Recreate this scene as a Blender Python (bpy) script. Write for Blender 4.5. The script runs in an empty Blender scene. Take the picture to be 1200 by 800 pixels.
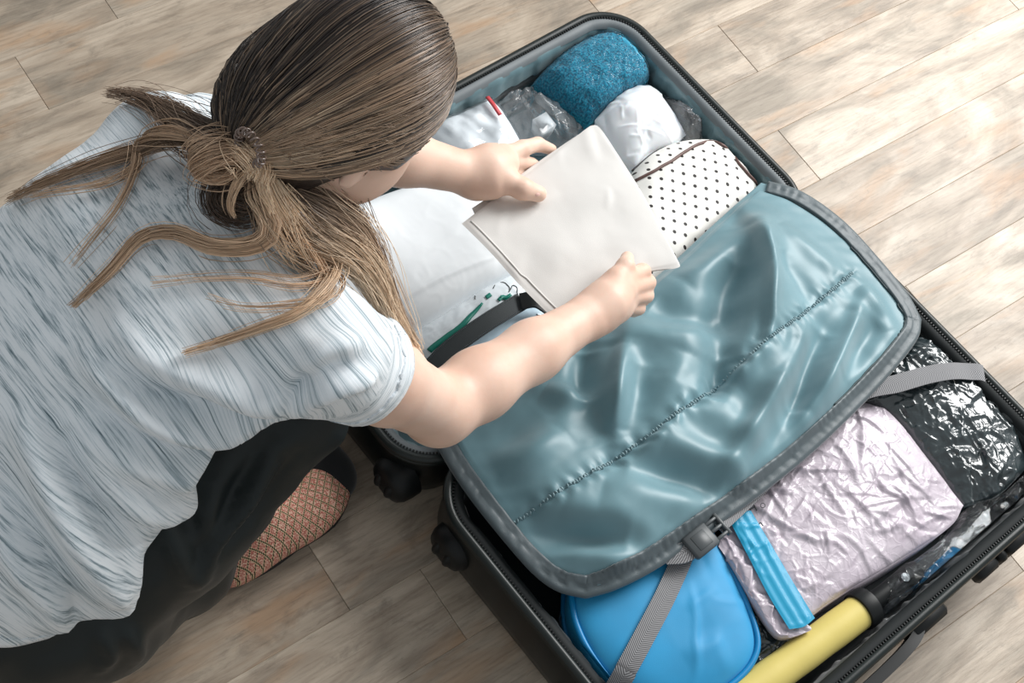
import bpy, math, random
import numpy as np
from mathutils import Matrix, Vector
rng = np.random.default_rng(7); random.seed(7)
SC = bpy.context.scene
COL = SC.collection

# ------------------------------------------------------------------ camera
FPX, CAMH = 1750.6, 1.85
RW = np.array([[0.75948244, -0.62753752, 0.17141494],
               [0.48960192, 0.72490564, 0.48456349],
               [-0.42834143, -0.28409238, 0.85779668]])      # world -> camera
u_, s_, v_ = np.linalg.svd(RW); RW = u_ @ v_
cam = bpy.data.cameras.new('camera'); cam.sensor_width = 36; cam.lens = FPX / 1200 * 36
cam_o = bpy.data.objects.new('camera', cam); COL.objects.link(cam_o)
m4 = Matrix(RW.T.tolist()).to_4x4(); m4.translation = (0, 0, CAMH); cam_o.matrix_world = m4
cam.clip_start = 0.05
SC.camera = cam_o

# ------------------------------------------------------------------ light
SC.view_settings.view_transform = 'Standard'; SC.view_settings.look = 'None'
SC.view_settings.gamma = 1; SC.view_settings.use_curve_mapping = False
SC.view_settings.exposure = 0.0
world = bpy.data.worlds.new('room_light'); SC.world = world; world.use_nodes = True
bg = world.node_tree.nodes['Background']; bg.inputs[0].default_value = (0.93, 0.975, 1.0, 1); bg.inputs[1].default_value = 0.46

def area(name, loc, target, sx, sy, power, color):
    l = bpy.data.lights.new(name, 'AREA'); l.shape = 'RECTANGLE'; l.size = sx; l.size_y = sy
    l.energy = power; l.color = color
    o = bpy.data.objects.new(name, l); COL.objects.link(o); o.location = loc
    o.rotation_euler = (Vector(target) - Vector(loc)).to_track_quat('-Z', 'Y').to_euler()
    return o
area('window_daylight', (3.6, 0.55, 2.25), (1.0, 0.5, 0.0), 2.2, 1.7, 172, (1.0, 0.99, 0.975))

# ------------------------------------------------------------------ helpers
def P(px, py, z):
    """Point at height z over the floor that the photograph shows at pixel (px, py)."""
    d = RW.T @ np.array([px - 600.0, 400.0 - py, -FPX]); t = (z - CAMH) / d[2]
    return np.array([d[0] * t, d[1] * t, z])
def PL(pts, z=None):
    return np.array([P(p[0], p[1], p[2] if len(p) > 2 else z) for p in pts])

def hash3(ix, iy, iz, seed):
    h = (ix.astype(np.int64) * 374761393 + iy.astype(np.int64) * 668265263 + iz.astype(np.int64) * 2147483647 + seed * 974634777) & 0x7fffffff
    h = ((h ^ (h >> 13)) * 1274126177) & 0x7fffffff
    return ((h ^ (h >> 16)) & 0xffff) / 32767.5 - 1.0
def noise(p, seed=0):
    """smooth value noise, roughly -1..1, p (N,3)"""
    p = np.asarray(p, float); i = np.floor(p).astype(np.int64); f = p - i; f = f * f * f * (f * (f * 6 - 15) + 10)
    r = 0
    for dx in (0, 1):
        for dy in (0, 1):
            for dz in (0, 1):
                w = (f[:, 0] if dx else 1 - f[:, 0]) * (f[:, 1] if dy else 1 - f[:, 1]) * (f[:, 2] if dz else 1 - f[:, 2])
                r = r + w * hash3(i[:, 0] + dx, i[:, 1] + dy, i[:, 2] + dz, seed)
    return r
def fbm(p, seed=0, oct=4):
    r = 0; a = 1.0
    for k in range(oct):
        r = r + a * noise(p * 2 ** k + 11.3 * k, seed + k); a *= .5
    return r
def crinkle(p, seed=0, oct=3):
    """sharp creases like crumpled film: 0 (flat) .. 1 (crease)"""
    p = np.asarray(p, float)
    w = np.stack([noise(p * .7, seed + 50), noise(p * .7 + 9, seed + 51), noise(p * .7 + 21, seed + 52)], 1) * .6
    r = 0; a = 1.0; tot = 0
    for k in range(oct):
        n = np.abs(noise((p + w) * 1.9 ** k + 7.7 * k, seed + k)); r = r + a * np.clip(1 - n * 3.2, 0, 1) ** 1.3; tot += a; a *= .62
    return r / tot

def crease(p, seed=0, oct=2, k=8.0):
    """thin long crease lines 0..1"""
    p = np.asarray(p, float); w = np.stack([noise(p * .5, seed + 60 + i) for i in range(3)], 1) * .9; r = 0; a = 1.0
    for i in range(oct): r = np.maximum(r, a * np.clip(1 - np.abs(noise((p + w) * 1.7 ** i + 5.1 * i, seed + i)) * k, 0, 1)); a *= .75
    return r
def facet(p, scale, seed=0, w=.22, warp=.25):
    """straight polygonal creases of crumpled film: 1 on a crease, falling off into the facets"""
    q = np.asarray(p, float)[:, :2] * scale; z0 = np.zeros(len(q)); q = q + warp * np.stack([noise(np.c_[q * .6, z0], seed + 70), noise(np.c_[q * .6, z0], seed + 71)], 1)
    i = np.floor(q).astype(np.int64); f1 = np.full(len(q), 9.0); f2 = np.full(len(q), 9.0); zi = np.zeros(len(q), np.int64)
    for dx in (-1, 0, 1):
        for dy in (-1, 0, 1):
            cx, cy = i[:, 0] + dx, i[:, 1] + dy; jx = .5 + .45 * hash3(cx, cy, zi, seed); jy = .5 + .45 * hash3(cx, cy, zi + 1, seed + 3)
            d = np.hypot(cx + jx - q[:, 0], cy + jy - q[:, 1]); f2 = np.where(d < f1, f1, np.minimum(f2, d)); f1 = np.minimum(f1, d)
    s = np.clip(.55 + .75 * noise(np.c_[q * .8, z0], seed + 75), 0, 1.2)
    return np.clip(1 - (f2 - f1) / w, 0, 1) * s
def segs(p, n, L, amp, w, seed, ang=None, spread=.6):
    """many single straight creases scattered over a packet"""
    r = np.random.default_rng(seed); q = np.asarray(p, float)[:, :2]; lo, hi = q.min(0), q.max(0); z = np.zeros(len(q)); wob = .004 * np.stack([noise(np.c_[q * 25, z], seed), noise(np.c_[q * 25, z], seed + 1)], 1); q = q + wob
    for _ in range(n):
        c = lo + (hi - lo) * r.random(2); a = r.uniform(0, np.pi) if ang is None else ang + spread * r.normal(); d = np.array([np.cos(a), np.sin(a)]); l = L * r.uniform(.35, 1.2); rel = q - c
        t = rel @ d; s = rel @ np.array([-d[1], d[0]]) + r.normal() * 2.0 * t * t; ww = w * r.uniform(.6, 1.5)
        env = np.clip(1 - (t / l) ** 2, 0, 1); A = amp * r.uniform(.35, 1.0) * (1 if r.random() < .75 else -1)
        z = z + A * env * (np.exp(-(s / ww) ** 2) + .55 * np.tanh(s / (ww * 1.2)) * np.exp(-(s / (ww * 5)) ** 2))
    return z
def link(o, parent=None):
    COL.objects.link(o)
    if parent is not None: o.parent = parent
    return o
def tag(o, label=None, cat=None, group=None, kind=None):
    if label: o['label'] = label
    if cat: o['category'] = cat
    if group: o['group'] = group
    if kind: o['kind'] = kind
    return o
def empty(name, loc=(0, 0, 0)):
    o = bpy.data.objects.new(name, None); o.empty_display_size = .1; COL.objects.link(o); o.location = loc
    return o
def mesh(name, V, F, mat, parent=None, smooth=True, uv=None, colors=None, label=None):
    me = bpy.data.meshes.new(name)
    V = np.asarray(V, float)
    off = np.zeros(3)
    if parent is not None and parent.type == 'EMPTY': off = np.array(parent.location)
    elif parent is not None and parent.parent is not None and parent.parent.type == 'EMPTY': off = np.array(parent.parent.location)
    V = V - off
    F = [list(map(int, f)) for f in F] if not isinstance(F, np.ndarray) else F.tolist()
    me.from_pydata(V.tolist(), [], F)
    if uv is not None:
        l = me.uv_layers.new(name='UVMap'); li = np.zeros(len(me.loops), np.int32); me.loops.foreach_get('vertex_index', li)
        l.data.foreach_set('uv', np.asarray(uv, np.float32)[li].ravel())
    if colors is not None:
        ca = me.color_attributes.new('tint', 'FLOAT_COLOR', 'POINT')
        c = np.ones((len(V), 4), np.float32); c[:, :3] = colors; ca.data.foreach_set('color', c.ravel())
    if smooth: me.polygons.foreach_set('use_smooth', [True] * len(me.polygons))
    me.materials.append(mat); me.update()
    o = bpy.data.objects.new(name, me); link(o, parent)
    if label: o['label'] = label
    return o
def smoothby(o, ang=35):
    me = o.data; me.polygons.foreach_set('use_smooth', [True] * len(me.polygons))
    try: me.set_sharp_from_angle(angle=math.radians(ang))
    except Exception: pass
    return o

class MB:
    def __init__(s): s.V = []; s.F = []
    def add(s, V, F):
        b = len(s.V); s.V += [tuple(v) for v in np.asarray(V, float)]; s.F += [tuple(int(i) + b for i in f) for f in F]
    def build(s, name, mat, parent=None, smooth=True, label=None):
        return mesh(name, s.V, s.F, mat, parent, smooth, label=label)
def frames(pts):
    pts = np.asarray(pts, float); t = np.gradient(pts, axis=0); t /= np.linalg.norm(t, axis=1)[:, None] + 1e-12
    up = np.array([0, 0, 1.0]); 
    if abs(t[0] @ up) > .9: up = np.array([1.0, 0, 0])
    n = np.cross(t[0], up); n /= np.linalg.norm(n); N = [n]
    for k in range(1, len(pts)):
        n = N[-1] - t[k] * (N[-1] @ t[k]); n /= np.linalg.norm(n) + 1e-12; N.append(n)
    N = np.array(N); return t, N, np.cross(t, N)
def tube(pts, r, n=8, caps=True, closed=False):
    pts = np.asarray(pts, float); r = np.broadcast_to(np.asarray(r, float), (len(pts),))
    if closed:
        ext = np.vstack([pts[-1:], pts, pts[:1]]); t, N, B = frames(ext); N = N[1:-1]; B = B[1:-1]
    else: t, N, B = frames(pts)
    a = np.linspace(0, 2 * np.pi, n, endpoint=False)
    V = (pts[:, None] + r[:, None, None] * (np.cos(a)[None, :, None] * N[:, None] + np.sin(a)[None, :, None] * B[:, None])).reshape(-1, 3)
    F = []; m = len(pts)
    for i in range(m if closed else m - 1):
        j = (i + 1) % m
        for k in range(n): F.append((i * n + k, i * n + (k + 1) % n, j * n + (k + 1) % n, j * n + k))
    if caps and not closed:
        F.append(tuple(range(n))[::-1]); F.append(tuple((m - 1) * n + k for k in range(n)))
    return V, F
def resample(pts, n, smooth=True):
    pts = np.asarray(pts, float)
    if smooth and len(pts) > 2:
        ext = np.vstack([2 * pts[0] - pts[1], pts, 2 * pts[-1] - pts[-2]]); out = []
        for i in range(1, len(ext) - 2):
            p0, p1, p2, p3 = ext[i - 1:i + 3]; t = np.linspace(0, 1, 16, endpoint=False)[:, None]
            out.append(.5 * (2 * p1 + (p2 - p0) * t + (2 * p0 - 5 * p1 + 4 * p2 - p3) * t ** 2 + (3 * p1 - p0 - 3 * p2 + p3) * t ** 3))
        pts = np.vstack(out + [pts[-1:]])
    d = np.r_[0, np.cumsum(np.linalg.norm(np.diff(pts, axis=0), axis=1))]; s = np.linspace(0, d[-1], n)
    return np.stack([np.interp(s, d, pts[:, k]) for k in range(pts.shape[1])], 1)
def ribbon(pts, nrm, w, th):
    """flat strap with thickness along pts; nrm = surface normal(s)"""
    pts = np.asarray(pts, float); t = np.gradient(pts, axis=0); t /= np.linalg.norm(t, axis=1)[:, None]
    nrm = np.broadcast_to(np.asarray(nrm, float), pts.shape); s = np.cross(t, nrm); s /= np.linalg.norm(s, axis=1)[:, None]; nn = np.cross(s, t)
    w = np.broadcast_to(np.asarray(w, float), (len(pts),))[:, None]
    q = np.stack([pts - s * w / 2, pts + s * w / 2, pts + s * w / 2 + nn * th, pts - s * w / 2 + nn * th], 1)
    V = q.reshape(-1, 3); F = []; m = len(pts)
    for i in range(m - 1):
        for k in range(4): F.append((i * 4 + k, i * 4 + (k + 1) % 4, i * 4 + 4 + (k + 1) % 4, i * 4 + 4 + k))
    F += [(3, 2, 1, 0), tuple((m - 1) * 4 + k for k in range(4))]
    d = np.r_[0, np.cumsum(np.linalg.norm(np.diff(pts, axis=0), axis=1))]
    uv = np.stack([np.repeat(d, 4), np.tile([0, 1, 1, 0], m) * w.repeat(4, 1).ravel()], 1)
    return V, F, uv
def bevbox(cx, hx, M=np.eye(3), b=.004):
    """box with chamfered edges; cx centre, hx half sizes, M rotation columns"""
    V = []; idx = {}
    for sx in (-1, 1):
        for sy in (-1, 1):
            for sz in (-1, 1):
                for ax in range(3):
                    p = np.array([sx * (hx[0] - b), sy * (hx[1] - b), sz * (hx[2] - b)]); p[ax] += (sx, sy, sz)[ax] * b
                    idx[(sx, sy, sz, ax)] = len(V); V.append(p)
    F = []
    for ax in range(3):
        o = [a for a in range(3) if a != ax]
        for s in (-1, 1):
            f = []
            for (a, c) in ((-1, -1), (1, -1), (1, 1), (-1, 1)):
                k = [0, 0, 0]; k[ax] = s; k[o[0]] = a; k[o[1]] = c; f.append(idx[tuple(k) + (ax,)])
            F.append(f)
    for ax in range(3):
        o = [a for a in range(3) if a != ax]
        for a in (-1, 1):
            for c in (-1, 1):
                k1 = [0, 0, 0]; k1[o[0]] = a; k1[o[1]] = c; k1[ax] = -1; k2 = list(k1); k2[ax] = 1
                F.append([idx[tuple(k1) + (o[0],)], idx[tuple(k2) + (o[0],)], idx[tuple(k2) + (o[1],)], idx[tuple(k1) + (o[1],)]])
    for sx in (-1, 1):
        for sy in (-1, 1):
            for sz in (-1, 1): F.append([idx[(sx, sy, sz, a)] for a in range(3)])
    V = np.array(V); F2 = []
    for f in F:
        c = V[f].mean(0); n = np.cross(V[f[1]] - V[f[0]], V[f[2]] - V[f[0]])
        F2.append(f if n @ c > 0 else f[::-1])
    return V @ np.asarray(M).T + np.asarray(cx), F2
def coons(outline, corners, nu, nv):
    """outline: closed loop of points, corners: 4 indices into it -> (nv,nu,3) grid"""
    o = np.asarray(outline, float); c = list(corners) + [len(o) + corners[0]]; oo = np.vstack([o, o[:corners[0] + 1]])
    s = [resample(oo[c[k]:c[k + 1] + 1], n) for k, n in enumerate((nu, nv, nu, nv))]
    S0, T1, S1, T0 = s[0], s[1], s[2][::-1], s[3][::-1]
    u = np.linspace(0, 1, nu)[None, :, None]; v = np.linspace(0, 1, nv)[:, None, None]
    G = (1 - v) * S0[None] + v * S1[None] + (1 - u) * T0[:, None] + u * T1[:, None] - ((1 - u) * (1 - v) * S0[0] + u * (1 - v) * S0[-1] + (1 - u) * v * S1[0] + u * v * S1[-1])
    return G
def gridfaces(nu, nv, flip=False):
    a = np.arange(nu * nv).reshape(nv, nu); f = np.stack([a[:-1, :-1], a[:-1, 1:], a[1:, 1:], a[1:, :-1]], -1).reshape(-1, 4)
    return f[:, ::-1] if flip else f
def border(nu, nv):
    a = np.arange(nu * nv).reshape(nv, nu); return np.r_[a[0, :-1], a[:-1, -1], a[-1, :0:-1], a[:0:-1, 0]]
def pad(name, outline, corners, zb, mat, parent, h=.03, nu=60, nv=60, pw=.5, bump=None, flatten=2.2, uvs=None, label=None):
    """a stuffed packet: traced outline, bulging top, closed underside at height zb"""
    G = coons(outline, corners, nu, nv); u = np.linspace(0, 1, nu)[None]; v = np.linspace(0, 1, nv)[:, None]
    prof = (np.clip(1 - np.abs(2 * u - 1) ** flatten, 0, 1) * np.clip(1 - np.abs(2 * v - 1) ** flatten, 0, 1)) ** pw
    T = G.copy(); T[..., 2] += h * prof
    if bump is not None: T[..., 2] += bump(T.reshape(-1, 3), u + 0 * v, v + 0 * u).reshape(nv, nu) * np.clip(prof * 2.5, 0, 1)
    B = G.copy(); k = np.clip(prof * 3, 0, 1); ctr = G.reshape(-1, 3).mean(0)
    B[..., 2] = G[..., 2] * (1 - k) + np.minimum(zb, G[..., 2] - .002) * k
    V = np.vstack([T.reshape(-1, 3), B.reshape(-1, 3)]); n = nu * nv
    area2 = np.cross(G[0, 1] - G[0, 0], G[1, 0] - G[0, 0])[2]
    fl = np.cross(G[nv // 2, nu // 2 + 1] - G[nv // 2, nu // 2], G[nv // 2 + 1, nu // 2] - G[nv // 2, nu // 2])[2] < 0
    b = border(nu, nv); bf = np.stack([b, np.r_[b[1:], b[:1]], np.r_[b[1:], b[:1]] + n, b + n], 1)
    F = np.vstack([gridfaces(nu, nv, fl), gridfaces(nu, nv, not fl) + n, bf if fl else bf[:, ::-1]])
    uu = np.stack([u + 0 * v, v + 0 * u], -1).reshape(-1, 2)
    if uvs is not None: uu = uu * np.array(uvs)
    o = mesh(name, V, F, mat, parent, True, uv=np.vstack([uu, uu]), label=label)
    o['_'] = 0; del o['_']
    return o, T, B

# ---- implicit surfaces
class Field:
    def __init__(s, lo, hi, h):
        s.lo = np.array(lo, float); s.h = h; s.n = np.ceil((np.array(hi) - s.lo) / h).astype(int) + 1
        s.F = np.full(tuple(s.n), .5, np.float32)
        s.ax = [s.lo[k] + h * np.arange(s.n[k]) for k in range(3)]
    def sub(s, lo, hi):
        a = np.clip(np.floor((np.array(lo) - s.lo) / s.h).astype(int), 0, s.n); b = np.clip(np.ceil((np.array(hi) - s.lo) / s.h).astype(int) + 1, 0, s.n)
        sl = tuple(slice(a[k], b[k]) for k in range(3))
        return sl, s.ax[0][sl[0]][:, None, None], s.ax[1][sl[1]][None, :, None], s.ax[2][sl[2]][None, None, :]
    def join(s, sl, d, k, op):
        A = s.F[sl]
        if A.size == 0: return
        if op == 'add':
            if k > 0:
                hh = np.clip(k - np.abs(A - d), 0, None) / k; s.F[sl] = np.minimum(A, d) - hh * hh * k * .25
            else: s.F[sl] = np.minimum(A, d)
        else:
            d = -d; hh = np.clip(k - np.abs(A - d), 0, None) / max(k, 1e-9); s.F[sl] = np.maximum(A, d) + hh * hh * k * .25
    def cone(s, a, b, ra, rb, k=.01, op='add'):
        a = np.array(a, float); b = np.array(b, float); R = max(ra, rb) + k + 3 * s.h
        sl, x, y, z = s.sub(np.minimum(a, b) - R, np.maximum(a, b) + R); ba = b - a; L = max(ba @ ba, 1e-12)
        t = np.clip(((x - a[0]) * ba[0] + (y - a[1]) * ba[1] + (z - a[2]) * ba[2]) / L, 0, 1)
        d = np.sqrt((x - a[0] - t * ba[0]) ** 2 + (y - a[1] - t * ba[1]) ** 2 + (z - a[2] - t * ba[2]) ** 2) - (ra + (rb - ra) * t)
        s.join(sl, d, k, op)
    def chain(s, pts, rs, k=.008, op='add'):
        for i in range(len(pts) - 1): s.cone(pts[i], pts[i + 1], rs[i], rs[i + 1], k, op)
    def ell(s, c, r, M=np.eye(3), k=.02, op='add'):
        """M columns = local axes"""
        c = np.array(c, float); r = np.array(r, float); M = np.array(M, float); ext = np.sqrt(((M * r) ** 2).sum(1)) + k + 3 * s.h
        sl, x, y, z = s.sub(c - ext, c + ext); dx, dy, dz = x - c[0], y - c[1], z - c[2]
        q = [dx * M[0, i] + dy * M[1, i] + dz * M[2, i] for i in range(3)]
        k0 = np.sqrt(sum((q[i] / r[i]) ** 2 for i in range(3))); k1 = np.sqrt(sum((q[i] / r[i] ** 2) ** 2 for i in range(3))) + 1e-9
        s.join(sl, k0 * (k0 - 1) / k1, k, op)
    def nets(s, smooth=2):
        F = s.F; neg = F < 0; nx, ny, nz = F.shape
        c = [neg[i:nx - 1 + i, j:ny - 1 + j, k:nz - 1 + k] for i in (0, 1) for j in (0, 1) for k in (0, 1)]
        tot = sum(a.astype(np.int8) for a in c); act = (tot > 0) & (tot < 8); ids = np.full(act.shape, -1, np.int64)
        I = np.argwhere(act); ids[tuple(I.T)] = np.arange(len(I)); acc = np.zeros((len(I), 3)); cnt = np.zeros(len(I))
        cor = [(i, j, k) for i in (0, 1) for j in (0, 1) for k in (0, 1)]
        val = {q: F[I[:, 0] + q[0], I[:, 1] + q[1], I[:, 2] + q[2]].astype(float) for q in cor}
        for q in cor:
            for a in range(3):
                if q[a] == 0:
                    q2 = list(q); q2[a] = 1; q2 = tuple(q2); A, B = val[q], val[q2]; m = (A < 0) != (B < 0)
                    t = np.where(m, A / np.where(np.abs(A - B) < 1e-12, 1, A - B), 0)
                    for d in range(3): acc[:, d] += np.where(m, q[d] + (t if d == a else 0), 0)
                    cnt += m
        V = s.lo + s.h * (I + acc / cnt[:, None]); faces = []
        for a in range(3):
            A = F[tuple(slice(0, -1) if d == a else slice(None) for d in range(3))] < 0; B = F[tuple(slice(1, None) if d == a else slice(None) for d in range(3))] < 0
            E = np.argwhere(A != B); b, cc = [(1, 2), (2, 0), (0, 1)][a]
            ok = (E[:, b] > 0) & (E[:, cc] > 0) & (E[:, b] < F.shape[b] - 1) & (E[:, cc] < F.shape[cc] - 1); E = E[ok]
            def g(db, dc):
                e = E.copy(); e[:, b] -= db; e[:, cc] -= dc; return ids[tuple(e.T)]
            q = np.stack([g(1, 1), g(0, 1), g(0, 0), g(1, 0)], 1); fl = ~A[tuple(E.T)]; q[fl] = q[fl][:, ::-1]; faces.append(q)
        Fc = np.vstack(faces)
        for _ in range(smooth):
            S = np.zeros_like(V); n = np.zeros(len(V))
            for k in range(4):
                np.add.at(S, Fc[:, k], V[Fc[:, (k + 1) % 4]]); np.add.at(n, Fc[:, k], 1)
            V = V * .5 + .5 * S / np.maximum(n, 1)[:, None]
        return V, Fc
def vnormals(V, F):
    n = np.cross(V[F[:, 2]] - V[F[:, 0]], V[F[:, 3]] - V[F[:, 1]]); N = np.zeros_like(V)
    for k in range(4): np.add.at(N, F[:, k], n)
    return N / (np.linalg.norm(N, axis=1)[:, None] + 1e-12)
def seg_dist(p, line):
    """distance of points to polyline and parameter 0..1"""
    best = np.full(len(p), 9.0); par = np.zeros(len(p)); n = len(line) - 1
    for i in range(n):
        a, b = line[i], line[i + 1]; ba = b - a; t = np.clip(((p - a) @ ba) / (ba @ ba + 1e-12), 0, 1); d = np.linalg.norm(p - a - t[:, None] * ba, axis=1)
        m = d < best; best[m] = d[m]; par[m] = (i + t[m]) / n
    return best, par

# ------------------------------------------------------------------ materials
def mat(name, color=(.5, .5, .5), rough=.5, spec=.5, metal=0, sheen=0, coat=0, alpha=None):
    m = bpy.data.materials.new(name); m.use_nodes = True; b = m.node_tree.nodes['Principled BSDF']
    b.inputs['Base Color'].default_value = (*color, 1); b.inputs['Roughness'].default_value = rough
    b.inputs['Specular IOR Level'].default_value = spec; b.inputs['Metallic'].default_value = metal
    b.inputs['Sheen Weight'].default_value = sheen; b.inputs['Coat Weight'].default_value = coat
    return m
class N:
    def __init__(s, m): s.t = m.node_tree; s.b = s.t.nodes['Principled BSDF']
    def new(s, ty, **kw):
        n = s.t.nodes.new(ty)
        for k, v in kw.items():
            if k.startswith('in_'): 
                key = k[3:]; key = int(key) if key.isdigit() else key
                n.inputs[key].default_value = v
            else: setattr(n, k, v)
        return n
    def lk(s, a, b): s.t.links.new(a, b)
    def coord(s, kind='Object', scale=(1, 1, 1), rot=(0, 0, 0), loc=(0, 0, 0)):
        c = s.new('ShaderNodeTexCoord'); mp = s.new('ShaderNodeMapping'); mp.inputs['Scale'].default_value = scale; mp.inputs['Rotation'].default_value = rot; mp.inputs['Location'].default_value = loc
        s.lk(c.outputs[kind], mp.inputs['Vector']); return mp.outputs['Vector']
    def noise(s, vec, scale=5, detail=4, rough=.5, dist=0):
        n = s.new('ShaderNodeTexNoise'); n.inputs['Scale'].default_value = scale; n.inputs['Detail'].default_value = detail; n.inputs['Roughness'].default_value = rough; n.inputs['Distortion'].default_value = dist
        s.lk(vec, n.inputs['Vector']); return n.outputs['Fac']
    def ramp(s, fac, stops):
        r = s.new('ShaderNodeValToRGB'); e = r.color_ramp.elements
        while len(e) < len(stops): e.new(.5)
        for k, (p, c) in enumerate(stops): e[k].position = p; e[k].color = (*c, 1) if len(c) == 3 else c
        s.lk(fac, r.inputs['Fac']); return r.outputs['Color']
    def mix(s, a, b, fac, blend='MIX'):
        m = s.new('ShaderNodeMix'); m.data_type = 'RGBA'; m.blend_type = blend
        for sock, v in ((m.inputs[6], a), (m.inputs[7], b), (m.inputs[0], fac)):
            if isinstance(v, (int, float)): sock.default_value = v
            elif isinstance(v, tuple): sock.default_value = (*v, 1)
            else: s.lk(v, sock)
        return m.outputs[2]
    def math(s, op, a, b=0.0):
        m = s.new('ShaderNodeMath'); m.operation = op
        for sock, v in ((m.inputs[0], a), (m.inputs[1], b)):
            if isinstance(v, (int, float)): sock.default_value = v
            else: s.lk(v, sock)
        return m.outputs[0]
    def bump(s, h, strength=.3, dist=.002):
        b = s.new('ShaderNodeBump'); b.inputs['Strength'].default_value = strength; b.inputs['Distance'].default_value = dist; s.lk(h, b.inputs['Height']); s.lk(b.outputs['Normal'], s.b.inputs['Normal'])
    def color(s, c): s.lk(c, s.b.inputs['Base Color'])
def cloth_mat(name, color, var=.15, rough=.85, scale=900, sheen=.2, bstr=.25):
    m = mat(name, color, rough, .25, sheen=sheen); n = N(m); v = n.coord('Object'); f = n.noise(v, 14, 5)
    n.color(n.ramp(f, [(.3, tuple(c * (1 - var) for c in color)), (.7, tuple(min(1, c * (1 + var)) for c in color))])); n.bump(n.noise(v, scale, 2), bstr, .0006); return m
def film_mat(name, tint=(.95, .98, 1), haze=.08, rough=.06, white=(.9, .93, .95), gloss=.32):
    m = bpy.data.materials.new(name); m.use_nodes = True; t = m.node_tree; t.nodes.clear(); out = t.nodes.new('ShaderNodeOutputMaterial')
    tr = t.nodes.new('ShaderNodeBsdfTransparent'); tr.inputs[0].default_value = (*tint, 1); gl = t.nodes.new('ShaderNodeBsdfGlossy'); gl.inputs['Roughness'].default_value = rough
    df = t.nodes.new('ShaderNodeBsdfDiffuse'); df.inputs[0].default_value = (*white, 1); lw = t.nodes.new('ShaderNodeLayerWeight'); lw.inputs[0].default_value = gloss
    m1 = t.nodes.new('ShaderNodeMixShader'); m1.inputs[0].default_value = haze; t.links.new(tr.outputs[0], m1.inputs[1]); t.links.new(df.outputs[0], m1.inputs[2])
    m2 = t.nodes.new('ShaderNodeMixShader'); t.links.new(lw.outputs['Fresnel'], m2.inputs[0]); t.links.new(m1.outputs[0], m2.inputs[1]); t.links.new(gl.outputs[0], m2.inputs[2]); t.links.new(m2.outputs[0], out.inputs[0])
    return m
# ------------------------------------------------------------------ floor
def floor_material():
    m = mat('weathered_wood_plank', (.5, .42, .34), .42, .45); n = N(m)
    oi = n.new('ShaderNodeObjectInfo'); tc = n.new('ShaderNodeTexCoord')
    off = n.new('ShaderNodeVectorMath', operation='MULTIPLY_ADD'); cmb = n.new('ShaderNodeCombineXYZ')
    for k in range(3): n.lk(oi.outputs['Random'], cmb.inputs[k])
    n.lk(cmb.outputs[0], off.inputs[0]); off.inputs[1].default_value = (37, 53, 91); n.lk(tc.outputs['Object'], off.inputs[2])
    def sc(v): 
        mp = n.new('ShaderNodeMapping'); mp.inputs['Scale'].default_value = v; n.lk(off.outputs[0], mp.inputs[0]); return mp.outputs[0]
    grain = n.noise(sc((3.0, 26, 10)), 1.6, 7, .62, .6); fine = n.noise(sc((9, 120, 40)), 2.2, 5, .65, .3)
    patch = n.noise(sc((2.6, 7.5, 4)), 1.7, 5, .6, 1.0); scr = n.noise(sc((16, 55, 30)), 2.0, 4, .7, .8); rust = n.noise(sc((3, 11, 5)), 1.4, 4, .55, .8)
    c = n.ramp(grain, [(.30, (.20, .155, .115)), (.44, (.37, .30, .235)), (.56, (.50, .425, .345)), (.70, (.62, .55, .465))])
    c = n.mix(c, n.ramp(patch, [(.36, (.22, .205, .175)), (.5, (.46, .395, .325)), (.64, (.66, .59, .50))]), .55)
    c = n.mix(c, (.50, .33, .205), n.ramp(rust, [(.54, (0, 0, 0)), (.70, (.7, .7, .7))]))
    c = n.mix(c, (.15, .12, .095), n.ramp(scr, [(.63, (0, 0, 0)), (.74, (.40, .40, .40))]))
    blot = n.noise(sc((9, 20, 12)), 1.5, 6, .68, .5); c = n.mix(c, (.20, .175, .145), n.ramp(blot, [(.54, (0, 0, 0)), (.66, (.42, .42, .42))]))
    c = n.mix(c, n.ramp(fine, [(.28, (.48, .46, .44)), (.5, (.95, .95, .95)), (.75, (1.1, 1.1, 1.1))]), .55, 'MULTIPLY')
    tone = n.ramp(oi.outputs['Random'], [(0, (.78, .74, .69)), (.5, (.92, .885, .84)), (1, (.98, .95, .905))]); c = n.mix(c, tone, 1.0, 'MULTIPLY')
    n.color(c); n.bump(n.math('ADD', grain, fine), .22, .0015)
    r = n.ramp(patch, [(.3, (.5, .5, .5)), (.7, (.34, .34, .34))]); n.lk(r, n.b.inputs['Roughness']); return m
M_floor = floor_material()
M_sub = mat('floor_joint', (.30, .255, .205), .8)
ANG = math.radians(-4.9); ca, sa = math.cos(ANG), math.sin(ANG); RotP = np.array([[ca, -sa, 0], [sa, ca, 0], [0, 0, 1]])
fl = MB(); fl.add(*bevbox((1, .8, -.03), (6, 6, .022), b=.004)); floor = fl.build('floor', M_sub, smooth=False)
tag(floor, 'pale weathered wood plank floor under the open suitcase', kind='structure')
PW, PLn = .1115, .905
pm = bpy.data.meshes.new('plank'); V, F = bevbox((0, 0, -.0045), (PLn / 2 - .0002, PW / 2 - .0002, .0045), b=.0007); pm.from_pydata(V.tolist(), [], [list(f) for f in F]); pm.materials.append(M_floor)
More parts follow.
